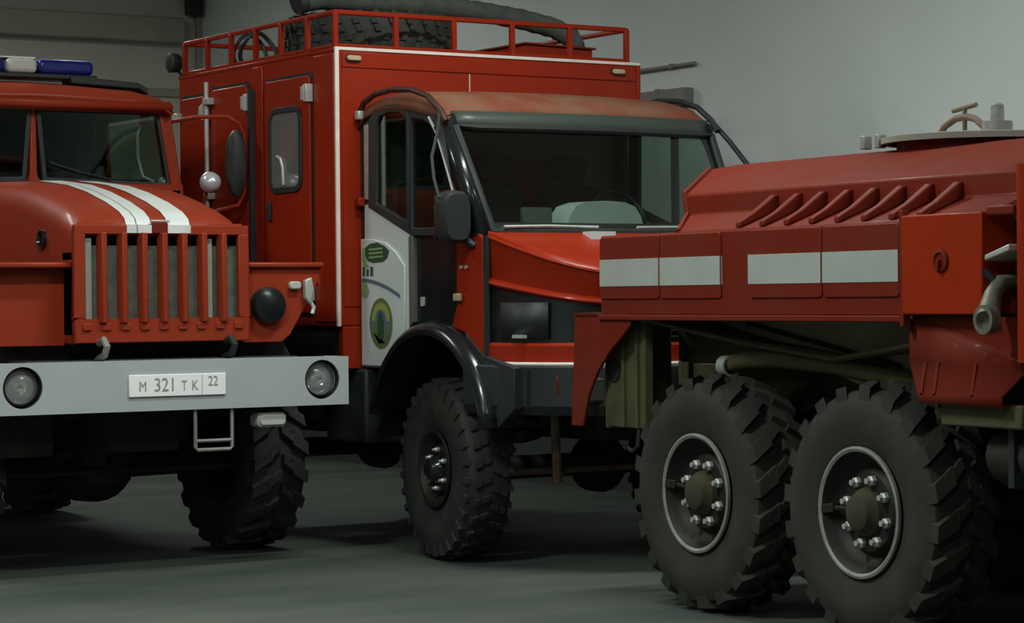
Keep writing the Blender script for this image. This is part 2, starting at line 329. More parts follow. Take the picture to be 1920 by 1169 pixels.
# ------------------------------------------------------------------ heavy bonneted truck front (used by the left engine and by the tanker)
HOOD = [(0.20, 0.565, 2.105), (0.225, 0.568, 2.15), (0.30, 0.572, 2.195), (0.5, 0.58, 2.26), (0.8, 0.59, 2.335), (1.1, 0.60, 2.39), (1.6, 0.625, 2.44), (2.26, 0.66, 2.462)]
def hood_z(k, x):
    y, hw, zt = HOOD[k]; a = abs(x)
    pts = [(0, zt), (hw*0.5, zt-0.006), (hw-0.14, zt-0.022), (hw-0.07, zt-0.05), (hw-0.025, zt-0.10), (hw, zt-0.17)]
    for (x0, z0), (x1, z1) in zip(pts, pts[1:]):
        if x0 <= a <= x1: return z0 + (z1-z0)*(a-x0)/(x1-x0)
    return zt-0.17
def ural_front(T, off, red, stripes=True, plate=True, lamps=True, cab_back=3.62, lightbar=True, wheelrub=None):
    o3 = (0, off, 0)
    M = lambda: MB(o3)
    # bumper with real lamp openings
    def hole_plate(mb, cx, cz, r, hx, z0, z1, y0, y1, n=40):
        outer = []; inner = []
        for i in range(n):
            t = 2*PI*i/n + PI/4; c, s = math.cos(t), math.sin(t); m = max(abs(c), abs(s))
            ox = cx + hx*c/m; oz = (z0+z1)/2 + (z1-z0)/2*s/m
            outer.append((ox, oz)); inner.append((cx + r*c, cz + r*s))
        ringprism(mb, outer, inner, 'y', y0, y1)
    b = M(); z0, z1 = 0.993, 1.293; hx = 0.14
    b.box(-1.165, -0.98-hx, 0, 0.012, z0, z1).box(-0.98+hx, 0.98-hx, 0, 0.012, z0, z1).box(0.98+hx, 1.165, 0, 0.012, z0, z1)
    for s in (-1, 1): hole_plate(b, s*0.98, 1.152, 0.122, hx, z0, z1, 0, 0.012)
    b.box(-1.165, 1.165, 0.012, 0.15, z1-0.012, z1).box(-1.165, 1.165, 0.012, 0.15, z0, z0+0.012)
    b.box(-1.165, -1.153, 0.012, 0.3, z0, z1).box(1.153, 1.165, 0.012, 0.3, z0, z1)
    bump = b.build('bumper', BUMP_W, T)
    M().box(-1.15, 1.15, 0.151, 0.2, z0+0.02, z1-0.02).build('bumper_backing', FRAME, T)
    for s in (-1, 1):
        hl = M().lathe([(0.012, 0.122), (0.15, 0.115), (0.15, 0.001)], (s*0.98, 0, 1.152), 'y', 36).build('headlight', BLACK, T)
        M().lathe([(0.06, 0.112), (0.035, 0.108), (0.035, 0.096), (0.06, 0.094)], (s*0.98-0.0, 0, 1.152), 'y', 36).build('lamp_ring', CHROME, hl)
        M().lathe([(0.06, 0.098), (0.10, 0.075), (0.13, 0.03), (0.13, 0.001)], (s*0.98, 0, 1.152), 'y', 36).build('reflector', CHROME, hl)
        M().lathe([(0.058, 0.097), (0.045, 0.07), (0.036, 0.035), (0.033, 0.001)], (s*0.98, 0, 1.152), 'y', 36).build('lens', LENS, hl, solid=0.004)
        M().lathe([(0.075, 0.02), (0.10, 0.026), (0.12, 0.02), (0.075, 0.001)], (s*0.98, 0, 1.152), 'y', 14).build('bulb', CLEARL, hl)
    if plate:
        p = M().box(-0.322, 0.312, -0.012, -0.001, 1.078, 1.210).build('license_plate', PLATE_W, T, bevel=0.004)
        p['label'] = 'white number plate reading M321TK 22'
        text_mesh('M', 0.085, 'plate_letter', PLATE_T, p, (-0.235, off-0.0135, 1.138), (R(90), 0, 0), 0.8)
        text_mesh('321', 0.115, 'plate_letter', PLATE_T, p, (-0.09, off-0.0135, 1.145), (R(90), 0, 0), 0.85)
        text_mesh('T', 0.085, 'plate_letter', PLATE_T, p, (0.035, off-0.0135, 1.138), (R(90), 0, 0), 0.7)
        text_mesh('K', 0.085, 'plate_letter', PLATE_T, p, (0.105, off-0.0135, 1.138), (R(90), 0, 0), 0.8)
        text_mesh('22', 0.085, 'plate_letter', PLATE_T, p, (0.225, off-0.0135, 1.162), (R(90), 0, 0), 0.8)
        M().box(0.152, 0.155, -0.0135, -0.012, 1.085, 1.203).build('plate_divider', PLATE_T, p)
    # wire step and fog lamp under the bumper
    st = M().tube([(0.125, 0.03, 0.995), (0.125, 0.03, 0.76), (0.14, 0.03, 0.745), (0.355, 0.03, 0.745), (0.37, 0.03, 0.76), (0.37, 0.03, 0.995)], 0.012, 8)
    st.tube([(0.125, 0.03, 0.80), (0.37, 0.03, 0.80)], 0.011, 8); st.build('wire_step', WORN, T)
    fg = M().prism(rrect(0.555, 0.755, 0.865, 0.955, 0.03), 'y', 0.05, 0.16).build('fog_light', GALV, T, bevel=0.008)
    M().prism(rrect(0.568, 0.742, 0.877, 0.943, 0.025), 'y', 0.035, 0.052).build('lens', CLEARL, fg, bevel=0.006)
    M().box(0.63, 0.68, 0.10, 0.13, 0.95, 1.0).build('bracket', FRAME, fg)
    # grille shell : outer panel with eight openings between slats
    zt, zb = 2.07, 1.40
    sl = [(i-3.5)*0.132 for i in range(8)]; hw = 0.042
    g = M(); edges = [-0.575] + [e for c in sl for e in (c-hw, c+hw)] + [0.575]
    g.box(-0.575, 0.575, 0.19, 0.23, 1.40, 1.545).box(-0.575, 0.575, 0.19, 0.23, 2.055, 2.11)
    g.box(-0.575, edges[1], 0.19, 0.23, 1.545, 2.055).box(edges[-2], 0.575, 0.19, 0.23, 1.545, 2.055)
    g.box(-0.575, -0.56, 0.23, 0.5, 1.40, 1.95).box(0.56, 0.575, 0.23, 0.5, 1.40, 1.95)
    gr = g.build('grille_frame', red, T, bevel=0.008)
    first = None
    for i in range(7):
        x0, x1 = sl[i]+hw, sl[i+1]-hw
        if first is None:
            first = M().prism([(-0.025, 0.235), (-0.025, 0.18), (-0.014, 0.160), (0.014, 0.160), (0.025, 0.18), (0.025, 0.235)], 'z', 1.52, 2.062).build('grille_slat', red, gr, bevel=0.006); q = first
        else: q = first.copy(); C.objects.link(q); q.parent = gr
        q.location.x = (x0+x1)/2
    for i in range(9):   # pressed lugs along the lower panel
        M().prism(rrect(-0.5+i*0.125-0.03, -0.5+i*0.125+0.03, 1.475, 1.52, 0.012), 'y', 0.178, 0.192).build('pressed_lug', red, gr, bevel=0.004)
    M().box(-0.54, 0.54, 0.21, 0.235, 2.10, 2.122).build('hood_lip', red, gr, bevel=0.006)
    rd = M().box(-0.55, 0.55, 0.245, 0.32, 1.50, 1.985).build('radiator', RADI, T)
    for x in (-0.475, 0.318): M().box(x-0.022, x+0.022, 0.225, 0.245, 1.52, 2.03).build('radiator_post', RADF, rd)
    M().box(-0.55, 0.55, 0.44, 0.47, 1.42, 2.08).build('radiator_shroud', FRAME, rd)
    # hood
    rings = []
    for k, (y, w, z) in enumerate(HOOD):
        xs = [-w, -w+0.025, -w+0.07, -w+0.14, -w*0.5, -0.01, 0.01, w*0.5, w-0.14, w-0.07, w-0.025, w]
        zb_ = 1.86
        rings.append([(-w, y, zb_)] + [(x, y, hood_z(k, x)) for x in xs] + [(w, y, zb_)])
    hd = M().loft(rings).build('hood', red, T, ang=50)
    y, w, z = HOOD[0]
    M().prism([(-w+0.08, 2.045), (w-0.08, 2.045), (w-0.07, z-0.05), (w-0.14, z-0.022), (0, z), (-w+0.14, z-0.022), (-w+0.07, z-0.05)], 'y', 0.225, 0.233).build('hood_nose', red, hd)
    for s in (-1, 1):   # engine side panels
        M().prism([(0.23, 1.45), (2.26, 1.45), (2.26, 1.95), (0.23, 1.95)], 'x', s*0.555, s*0.575).build('side_panel', red, hd)
        M().box(min(s*0.575, s*0.585), max(s*0.575, s*0.585), 0.235, 2.2, 1.88, 1.90).build('hood_seam', red, hd)
    vt = M().lathe([(0.0, 0.062), (0.02, 0.06), (0.025, 0.048), (0.008, 0.04), (0.004, 0.001)], (-0.583, 0.66, 2.03), 'x', 24, -1).build('side_vent', BLACKG, hd)
    if stripes:
        for (xa, xb, m_) in ((-0.240, -0.176, HOODWHITE), (-0.170, -0.078, HOODWHITE), (0.028, 0.18, HOODWHITE)):
            rr_ = []
            rr_.append([(xa + (xb-xa)*i/4, 0.1955, 2.062) for i in range(5)])
            for k in range(len(HOOD)):
                rr_.append([(xa + (xb-xa)*i/4, HOOD[k][0]-(0.004 if k < 2 else 0), hood_z(k, xa + (xb-xa)*i/4)+0.004) for i in range(5)])
            M().loft(rr_[1:]).build('white_stripe', m_, hd, ang=60)
            M().box(xa, xb, 0.184, 0.1895, 2.06, 2.108).build('white_stripe', m_, hd)
        M().box(-0.075, 0.028, 0.18, 0.1895, 2.058, 2.125).build('hood_badge', RED_C, hd, bevel=0.006)
        M().box(-0.085, 0.04, 0.178, 0.19, 2.127, 2.140).build('hood_latch', GALV, hd, bevel=0.004)
    # fenders
    for s in (-1, 1):
        t = M().box(min(s*0.57, s*1.13), max(s*0.57, s*1.13), 0.24, 2.2, 1.850, 1.885)
        fd = t.build('fender', red, T, bevel=0.012)
        if s < 0: P = [(-0.57, 1.385), (-0.99, 1.385), (-1.01, 1.78), (-1.125, 1.85), (-0.57, 1.85)]
        else: P = [(s*0.57, 1.385), (s*0.84, 1.385), (s*0.90, 1.43), (s*1.10, 1.76), (s*1.125, 1.85), (s*0.57, 1.85)]
        yf = 0.27 if s > 0 else 0.36
        M().prism(P, 'y', yf, yf+0.02).build('fender_front', red, fd, bevel=0.005)
        M().prism([(0.28, 1.74), (1.9, 1.74), (2.2, 1.5), (2.2, 1.86), (0.28, 1.86)], 'x', s*1.105, s*1.125).build('fender_side', red, fd, bevel=0.005)
        M().loft([[(s*0.66, 1.25+math.cos(R(a))*0.80, 0.66+math.sin(R(a))*0.86), (s*1.12, 1.25+math.cos(R(a))*0.80, 0.66+math.sin(R(a))*0.86)] for a in range(30, 151, 10)]).build('wheel_arch_liner', FRAME, fd, solid=0.012)
        if s > 0:
            lt = M().lathe([(0.0, 0.118), (0.035, 0.118), (0.06, 0.105), (0.075, 0.06), (0.08, 0.001)], (s*0.735, 0.27, 1.615), 'y', 32, -1).build('lamp_cover', BLACKG, fd)
            lt['label'] = 'round black cover over the old headlight opening'
            tl = M().prism(rrect(0.885, 0.965, 1.715, 1.765, 0.02), 'y', 0.235, 0.272).build('turn_signal', CLEARL, fd, bevel=0.008)
            M().prism([(0.985, 1.77), (1.03, 1.79), (1.045, 1.72), (1.02, 1.62), (0.985, 1.66)], 'y', 0.22, 0.262).build('fender_bracket', GALV, fd, bevel=0.006)
            M().tube([(1.03, 0.25, 1.64), (1.055, 0.245, 1.60), (1.04, 0.24, 1.56)], 0.014, 8).build('bracket_hook', GALV, fd)
    # cab
    cb = M().prism([(2.22, 1.45), (cab_back, 1.45), (cab_back, 2.46), (2.22, 2.46)], 'x', -1.10, 1.10).build('cab_body', red, T, bevel=0.04, seg=3)
    M().prism([(-0.72, 2.26), (0.72, 2.26), (1.08, 2.45), (1.08, 2.22), (-1.08, 2.22), (-1.08, 2.45)], 'z', 2.38, 2.462).build('cowl', red, cb)
    # roof, lofted along y
    rp = [(2.17, 3.035, 0.97, 0.10), (2.20, 3.07, 1.0, 0.115), (2.32, 3.125, 1.03, 0.15), (2.6, 3.165, 1.045, 0.18), (cab_back-0.15, 3.17, 1.045, 0.18), (cab_back, 3.10, 1.02, 0.13)]
    rr_ = []
    for (y, z, w, d) in rp:
        rr_.append([(-w, y, z-d), (-w+0.02, y, z-d*0.75), (-w+0.09, y, z-d*0.42), (-w*0.72, y, z-d*0.16), (-w*0.35, y, z-0.008), (0, y, z), (w*0.35, y, z-0.008), (w*0.72, y, z-d*0.16), (w-0.09, y, z-d*0.42), (w-0.02, y, z-d*0.75), (w, y, z-d)])
    rf = M().loft(rr_).build('cab_roof', red, T, ang=50, solid=0.02)
    M().box(-0.98, 0.98, 2.20, cab_back-0.03, 2.955, 2.975).build('roof_lining', INNER, rf)
    vz = M().loft([[(-0.97, 2.175, 3.03), (0.97, 2.175, 3.03)], [(-0.98, 2.15, 3.00), (0.98, 2.15, 3.00)], [(-0.985, 2.19, 2.955), (0.985, 2.19, 2.955)]]).build('roof_gutter', red, rf, solid=0.012)
    # hatch / dark rail on the roof
    M().prism([(0.35, 3.16), (0.86, 3.14), (0.93, 3.10), (0.93, 3.145), (0.86, 3.185), (0.35, 3.215)], 'y', 2.45, 2.62).build('roof_rail', BLACK, rf, bevel=0.01)
    # pillars
    M().prism([(-0.055, 2.45), (0.055, 2.45), (0.028, 2.52), (0.022, 2.97), (-0.022, 2.97), (-0.028, 2.52)], 'y', 2.27, 2.33).build('windscreen_pillar', red, cb, bevel=0.012)
    for s in (-1, 1):
        M().prism([(s*1.00, 2.44), (s*1.09, 2.44), (s*1.00, 2.99), (s*0.91, 2.99)], 'y', 2.24, 2.36).build('front_pillar', red, cb, bevel=0.012)
        M().prism([(cab_back-0.28, 2.44), (cab_back-0.02, 2.44), (cab_back-0.05, 2.99), (cab_back-0.22, 2.99)], 'x', s*1.0, s*1.04).build('rear_pillar', red, cb, bevel=0.012)
    ww = [(cab_back-0.04, 2.44), (cab_back, 2.44), (cab_back, 3.0), (cab_back-0.04, 3.0)]
    bw = M(); bw.box(-1.0, -0.6, cab_back-0.04, cab_back, 2.44, 2.99).box(0.6, 1.0, cab_back-0.04, cab_back, 2.44, 2.99).box(-0.6, 0.6, cab_back-0.04, cab_back, 2.44, 2.55).box(-0.6, 0.6, cab_back-0.04, cab_back, 2.86, 2.99)
    bw.build('cab_back_wall', INNER, cb)
    M().box(-0.6, 0.6, cab_back-0.03, cab_back-0.02, 2.55, 2.86).build('rear_window', GLASS, cb)
    for s in (-1, 1):
        pane = [(s*0.045, 2.955), (s*0.90, 2.955), (s*0.985, 2.47), (s*0.085, 2.495)]
        if s < 0: pane = pane[::-1]
        gk = MB(o3); ringprism(gk, shrink(pane, -0.03), shrink(pane, 0.004), 'y', 2.255, 2.285)
        k = gk.build('windscreen_gasket', BLACK, cb, bevel=0.006)
        M().prism(pane, 'y', 2.268, 2.274).build('windscreen_pane', GLASS, k)
        M().prism([(2.36, 2.47), (cab_back-0.3, 2.47), (cab_back-0.25, 2.94), (2.42, 2.94)], 'x', s*1.02, s*1.026).build('side_window', GLASS, cb)
        M().prism([(2.30, 1.5), (cab_back-0.25, 1.5), (cab_back-0.25, 2.44), (2.30, 2.44)], 'x', s*1.095, s*1.11).build('door', red, cb, bevel=0.006)
    # wiper, interior
    M().tube([(0.55, 2.25, 2.49), (0.30, 2.24, 2.54), (0.10, 2.245, 2.60)], 0.008, 6).build('wiper', BLACK, cb)
    M().box(-0.98, 0.98, 2.36, 2.6, 2.40, 2.50).build('dashboard', DASH, cb, bevel=0.03)
    sw = MB(o3)
    ang = R(35)
    sw.tube([(0.5 + 0.22*math.cos(2*PI*i/28), 2.78 + 0.22*math.sin(2*PI*i/28)*math.cos(ang), 2.55 + 0.22*math.sin(2*PI*i/28)*math.sin(ang)) for i in range(28)], 0.013, 8, True)
    sw.tube([(0.28, 2.78, 2.55), (0.72, 2.78, 2.55)], 0.012, 6).tube([(0.5, 2.78, 2.55), (0.5, 2.62, 2.40)], 0.02, 8)
    sw.build('steering_wheel', BLACK, cb)
    for s in (-1, 1):
        se = M().box(s*0.5-0.26, s*0.5+0.26, 2.85, 3.3, 2.28, 2.42).box(s*0.5-0.25, s*0.5+0.25, 3.26, 3.42, 2.36, 2.83).build('seat', SEAT, cb, bevel=0.05, seg=3)
    gh = M().tube([(0.90, 2.30, 2.48), (0.83, 2.34, 2.52), (0.80, 2.36, 2.66), (0.80, 2.36, 2.82), (0.84, 2.36, 2.90)], 0.014, 8)  # pale tube standing in for a bright reflection in the windscreen
    if lamps: gh.build('grab_handle', GALV, cb)
    # mirrors : red tube loop, tall glass head, round convex glass on the fender
    for s in (-1, 1):
        mr = M().tube([(s*1.0, 2.28, 2.90), (s*1.10, 2.05, 2.925), (s*1.28, 1.92, 2.925), (s*1.36, 1.90, 2.88), (s*1.40, 1.90, 2.80), (s*1.40, 1.90, 2.40), (s*1.36, 1.92, 2.31), (s*1.1, 2.25, 2.22)], 0.014, 8).build('mirror_arm', red, T)
        mh = M().loft([[(s*1.325 + e*math.cos(2*PI*i/24)*0.068, 1.885+dy, 2.60 + e*math.copysign(abs(math.sin(2*PI*i/24))**0.7, math.sin(2*PI*i/24))*0.235) for i in range(24)] for dy, e in ((0.05, 0.6), (0.03, 0.92), (0.0, 1.0), (-0.03, 0.98), (-0.045, 0.85))], True, True).build('mirror_head', BLACK, mr)
    if lamps:
        cm = M().lathe([(-0.075, 0.001), (-0.068, 0.03), (-0.045, 0.06), (0, 0.075), (0.03, 0.07), (0.045, 0.04), (0.045, 0.001)], (1.14, 1.9, 2.466), 'y', 28).build('convex_mirror', mat('pale_chrome', (0.72, 0.76, 0.80), 0.18, metal=0.4, coat=0.6, col2=(0.6, 0.63, 0.68), scale=8), T)
        M().tube([(1.14, 1.95, 2.43), (1.12, 2.05, 2.2), (1.08, 2.1, 1.89)], 0.012, 8).build('mirror_post', red, cm)
    if lightbar:
        lb = M().prism(rrect(-0.52, 0.56, 3.19, 3.225, 0.012), 'y', 2.48, 2.74).build('light_bar', BLACK, T, bevel=0.01)
        for (a, b2, m_) in ((-0.50, -0.11, BLUE), (-0.10, 0.125, CLEARL), (0.135, 0.54, BLUE)):
            M().prism(rrect(a, b2, 3.225, 3.325, 0.035), 'y', 2.49, 2.73).build('beacon_lens', m_, lb, bevel=0.03, seg=3)
        M().prism(rrect(-0.50, 0.12, 3.327, 3.338, 0.005), 'y', 2.52, 2.70).build('lens_cap', HOODWHITE, lb)
        for x in (-0.4, 0.42): M().box(x-0.03, x+0.03, 2.55, 2.67, 3.13, 3.19).build('bar_foot', BLACK, lb)
    # chassis front end: rails, axle, springs, winch beam, tow hooks, sump
    ch = M().box(-0.46, -0.38, 0.16, cab_back, 1.0, 1.26).box(0.38, 0.46, 0.16, cab_back, 1.0, 1.26).box(-0.46, 0.46, 0.2, 0.3, 1.02, 1.24).build('frame_rails', FRAME, T)
    M().box(-0.9, 0.9, 0.16, 0.5, 1.245, 1.30).build('apron', BLACK, T, bevel=0.01)
    M().box(-0.98, 0.98, 0.50, 0.53, 1.22, 1.50).build('splash_shield', FRAME, T)
    M().box(-1.05, 1.05, 2.15, 2.2, 0.95, 1.5).build('firewall', FRAME, T)
    for s in (-1, 1):
        M().tube([(s*0.42, 0.22, 1.30), (s*0.42, 0.12, 1.33), (s*0.42, 0.08, 1.38), (s*0.42, 0.13, 1.42), (s*0.42, 0.2, 1.40)], 0.022, 8).build('tow_hook', WORN if s < 0 else FRAME, T)
        sp = M()
        for k in range(6):
            L = 0.75 - k*0.1
            sp.loft([[(s*0.42-0.045, 1.25+L*u, 0.86-k*0.016+0.12*u*u), (s*0.42+0.045, 1.25+L*u, 0.86-k*0.016+0.12*u*u)] for u in (-1, -0.6, -0.2, 0.2, 0.6, 1)])
        sp.build('leaf_spring', FRAME, T, solid=0.013)
        M().tube([(s*0.55, 1.12, 0.75), (s*0.55, 1.05, 1.15)], 0.045, 10).build('shock_absorber', FRAME, T)
        wheel(T, (s*1.03, 1.25+off, 0.62), s, 0.62, 0.42, 0.295, nl=20, rub=wheelrub)
    M().tube([(-0.85, 1.25, 0.62), (-0.55, 1.25, 0.60), (0.0, 1.25, 0.60), (0.55, 1.25, 0.60), (0.85, 1.25, 0.62)], [0.10, 0.085, 0.095, 0.085, 0.10], 14).lathe([(-0.32, 0.02), (-0.28, 0.16), (-0.12, 0.27), (0.08, 0.28), (0.22, 0.18), (0.28, 0.03)], (-0.05, 1.25, 0.64), 'y', 24).build('front_axle', FRAME, T)
    M().loft([[(x*k, y, z) for x, z in ((-0.3, 1.15), (-0.34, 0.9), (-0.28, 0.72), (0.28, 0.72), (0.34, 0.9), (0.3, 1.15))] for y, k in ((0.5, 0.8), (0.65, 1), (1.9, 1), (2.1, 0.8))], True, True).build('engine_block', FRAME, T)
    M().tube([(-0.95, 0.95, 0.58), (0.95, 0.95, 0.58)], 0.025, 8).build('tie_rod', FRAME, T)
    M().box(-1.05, -0.62, 0.45, 0.62, 0.72, 0.98).build('air_tank_bracket', FRAME, T)
    return T

# ------------------------------------------------------------------ left fire engine
TL = empty('fire_engine', (-2.705, -0.708, 0)); tag(TL, 'red bonneted fire engine with silver bumper, vertical grille slats and white hood stripes', 'fire engine')
ural_front(TL, 0.0, RED_A)
bd = MB().box(-1.2, 1.2, 3.75, 7.4, 1.35, 3.02).build('rear_body', RED_C, TL, bevel=0.03)
for s in (-1, 1):
    for k in range(3):
        MB().box(min(s*1.2, s*1.215), max(s*1.2, s*1.215), 3.9+k*1.16, 4.95+k*1.16, 1.5, 2.9).build('locker_door', RED_C, bd, bevel=0.006)
MB().box(-1.15, 1.15, 3.72, 3.75, 2.9, 3.0).build('body_trim', RED_C, bd)
MB().box(-0.46, -0.38, 3.62, 7.2, 1.0, 1.26).box(0.38, 0.46, 3.62, 7.2, 1.0, 1.26).build('rear_rails', FRAME, TL)
MB().box(-0.46, 0.46, 3.62, 7.2, 1.26, 1.35).build('body_mount', FRAME, TL)
for s in (-1, 1):
    for y in (4.775, 6.175): wheel(TL, (s*1.0, y, 0.62), s, 0.62, 0.38, 0.295, nl=20)
MB().tube([(-0.85, 4.775, 0.62), (0.85, 4.775, 0.62)], 0.1, 12).tube([(-0.85, 6.175, 0.62), (0.85, 6.175, 0.62)], 0.1, 12).build('rear_axles', FRAME, TL)

# ------------------------------------------------------------------ middle truck: forest fire truck with box body
TM = empty('fire_truck', (0, 0, 0)); tag(TM, 'red box-bodied forest fire truck with white emblem door and roof rack', 'fire truck')
BW, BL, BZ0, BZ1 = 1.225, 2.42, 1.47, 3.295
body = MB().box(-BW, BW, 0, BL, BZ0, BZ1).build('box_body', RED_B, TM, bevel=0.012)
MB().box(-1.19, 1.19, -0.005, 0.06, 1.19, 1.47).build('bulkhead_skirt', RED_B, body, bevel=0.006)
MB().box(-1.19, 1.19, 0.1, BL-0.05, 1.12, 1.47).build('subframe', FRAME, body)
# aluminium edge trims
MB().box(-BW-0.006, -BW+0.022, -0.008, 0.012, BZ0, BZ1).build('edge_trim', ALU, body, bevel=0.003)
MB().box(BW-0.022, BW+0.006, -0.008, 0.012, BZ0, BZ1).build('edge_trim', RED_B, body, bevel=0.003)
MB().box(-BW-0.006, BW+0.006, -0.008, 0.014, BZ1-0.006, BZ1+0.016).build('edge_trim', ALU, body, bevel=0.003)
MB().box(-BW-0.006, -BW+0.02, 0.014, BL, BZ1-0.01, BZ1+0.012).build('edge_trim', RED_B, body, bevel=0.003)
# front panels with seams
for (a, b) in ((-1.18, -0.20), (-0.188, 1.19)):
    MB().box(a, b, -0.007, 0.0, 1.6, 3.172).build('front_panel', RED_B, body, bevel=0.003)
MB().box(-1.18, 1.19, -0.009, 0.0, 3.178, 3.276).build('front_panel', RED_B, body, bevel=0.003)
MB().box(-0.197, -0.191, -0.004, 0.0, 2.4, 3.172).build('panel_seam', ALU, body)
for x in (-1.10, 1.03):
    mk = MB().prism(rrect(x-0.06, x+0.06, 3.215, 3.262, 0.022), 'y', -0.014, -0.009).build('marker_light', BLACK, body)
    MB().prism(rrect(x-0.052, x+0.052, 3.221, 3.256, 0.017), 'y', -0.038, -0.014).build('lens', AMBER, mk, bevel=0.01)
# side doors
def side_door(y0, y1, z0, z1, name='locker_door'):
    MB().prism(rrect(y0-0.022, y1+0.022, z0-0.022, z1+0.022, 0.05), 'x', -BW-0.006, -BW).build('door_gasket', BLACK, body)
    return MB().prism(rrect(y0, y1, z0, z1, 0.04), 'x', -BW-0.024, -BW-0.006).build(name, RED_B, body, bevel=0.006)
d1 = side_door(0.33, 0.98, 1.56, 3.15, 'side_door'); d2 = side_door(1.26, 1.84, 1.62, 3.16); d3 = side_door(1.93, 2.36, 1.62, 3.13)
for (ya, yb) in ((0.0, 0.29), (1.03, 1.2)):
    MB().box(-BW-0.012, -BW, ya+0.012, yb, 1.5, 3.27).build('side_post', RED_B, body, bevel=0.005)
wp = rrect(0.46, 0.885, 2.405, 2.93, 0.07)
gk = MB(); ringprism(gk, shrink(wp, -0.03), shrink(wp, 0.012), 'x', -BW-0.036, -BW-0.022)
wk = gk.build('window_gasket', BLACK, d1, bevel=0.004)
MB().prism(wp, 'x', -BW-0.030, -BW-0.025).build('window_pane', mat('side_window_glass', (0.16, 0.17, 0.155), 0.05, coat=0.5, col2=(0.12, 0.13, 0.12), scale=3), d1)
MB().tube([(-BW-0.035, 0.69, 2.43), (-BW-0.04, 0.69, 2.55), (-BW-0.04, 0.72, 2.61), (-BW-0.036, 0.78, 2.63)], 0.011, 8).build('grab_handle', GALV, d1)
MB().prism(rrect(0.885, 0.935, 2.19, 2.33, 0.02), 'x', -BW-0.045, -BW-0.024).build('door_handle', BLACK, d1, bevel=0.006)
def hinge(y, z, p):
    h = MB().box(-BW-0.05, -BW-0.024, y-0.055, y+0.01, z-0.045, z+0.045).box(-BW-0.06, -BW, y-0.09, y-0.06, z-0.06, z+0.06)
    h.tube([(-BW-0.05, y-0.055, z-0.055), (-BW-0.05, y-0.055, z+0.055)], 0.014, 8); return h.build('hinge', GALV, p, bevel=0.004)
for y, p, zs in ((0.40, d1, (3.03, 1.70)), (1.30, d2, (3.03, 1.78)), (1.98, d3, (3.01, 1.78))):
    for z in zs: hinge(y, z, p)
MB().tube([(-BW-0.05, 1.85, 3.22), (-BW-0.05, 1.85, 1.6)], 0.017, 8).build('locking_rod', GALV, d2)
for z in (3.08, 2.4, 1.7): MB().box(-BW-0.075, -BW-0.02, 1.78, 1.87, z-0.025, z+0.025).build('rod_guide', GALV, d2, bevel=0.005)
MB().box(-BW-0.07, -BW-0.02, 2.32, 2.40, 2.98, 3.03).build('rear_hinge', GALV, body, bevel=0.008)
MB().box(-BW-0.05, -BW, 1.16, 1.185, 1.62, 3.12).build('drip_channel', BLACK, body)
# roof rack
rk = MB().tube([(-1.2, 0.05, 3.545), (1.15, 0.05, 3.545), (1.15, 2.36, 3.545), (-1.2, 2.36, 3.545)], 0.018, 8, True).build('roof_rack_rail', RED_B, TM)
rk2 = MB().tube([(-1.2, 0.05, 3.325), (1.15, 0.05, 3.325), (1.15, 2.36, 3.325), (-1.2, 2.36, 3.325)], 0.014, 8, True).build('roof_rack_base', RED_B, TM)
posts = [(-1.2, 0.05), (-0.74, 0.05), (-0.285, 0.05), (0.185, 0.05), (0.665, 0.05), (1.15, 0.05)] + [(-1.2, 0.05+0.385*k) for k in range(1, 7)] + [(1.15, 0.05+0.77*k) for k in range(1, 4)] + [(-0.4, 2.36), (0.4, 2.36)]
pf = None
for (x, y) in posts:
    if pf is None: pf = MB().box(-0.017, 0.017, -0.017, 0.017, 3.30, 3.545).build('rack_post', RED_B, rk, bevel=0.003); q = pf
    else: q = pf.copy(); C.objects.link(q); q.parent = rk
    q.location = (x, y, 0)
# cab roof
RFP = [(-0.01, 2.86, 0.10), (-0.07, 2.935, 0.10), (-0.25, 2.97, 0.10), (-0.45, 2.985, 0.11), (-0.70, 2.965, 0.12), (-0.90, 2.915, 0.11), (-1.03, 2.855, 0.09), (-1.10, 2.80, 0.05)]
rr_ = []
for (y, z, d) in RFP:
    w = 1.06 - (0.03 if y < -0.95 else 0)
    rr_.append([(-w, y, z-d), (-w+0.005, y, z-d*0.55), (-w+0.05, y, z-d*0.15), (-w+0.15, y, z), (-0.5, y, z+0.015), (0, y, z+0.02), (0.5, y, z+0.015), (w-0.15, y, z), (w-0.05, y, z-d*0.15), (w-0.005, y, z-d*0.55), (w, y, z-d)])
crf = MB().loft(rr_).build('cab_roof', RED_DUST, TM, ang=50, solid=0.015)
# arched roof edge over the doors
def side_arch(s):
    pts = [(0.03, 2.79), (-0.01, 2.87), (-0.08, 2.94), (-0.22, 2.985), (-0.45, 3.00), (-0.70, 2.98), (-0.90, 2.925), (-1.05, 2.83), (-1.12, 2.75)]
    return MB().tube([(s*1.06, y, z) for y, z in pts], 0.020, 8)
for s in (-1, 1): side_arch(s).build('roof_arch', mat('dark_maroon', (0.05, 0.012, 0.010), 0.5, col2=(0.03, 0.012, 0.01), scale=9) if s < 0 else BLACK, crf)
MB().box(-1.03, 1.03, -1.0, -0.02, 2.80, 2.815).build('roof_lining', INNER, crf)
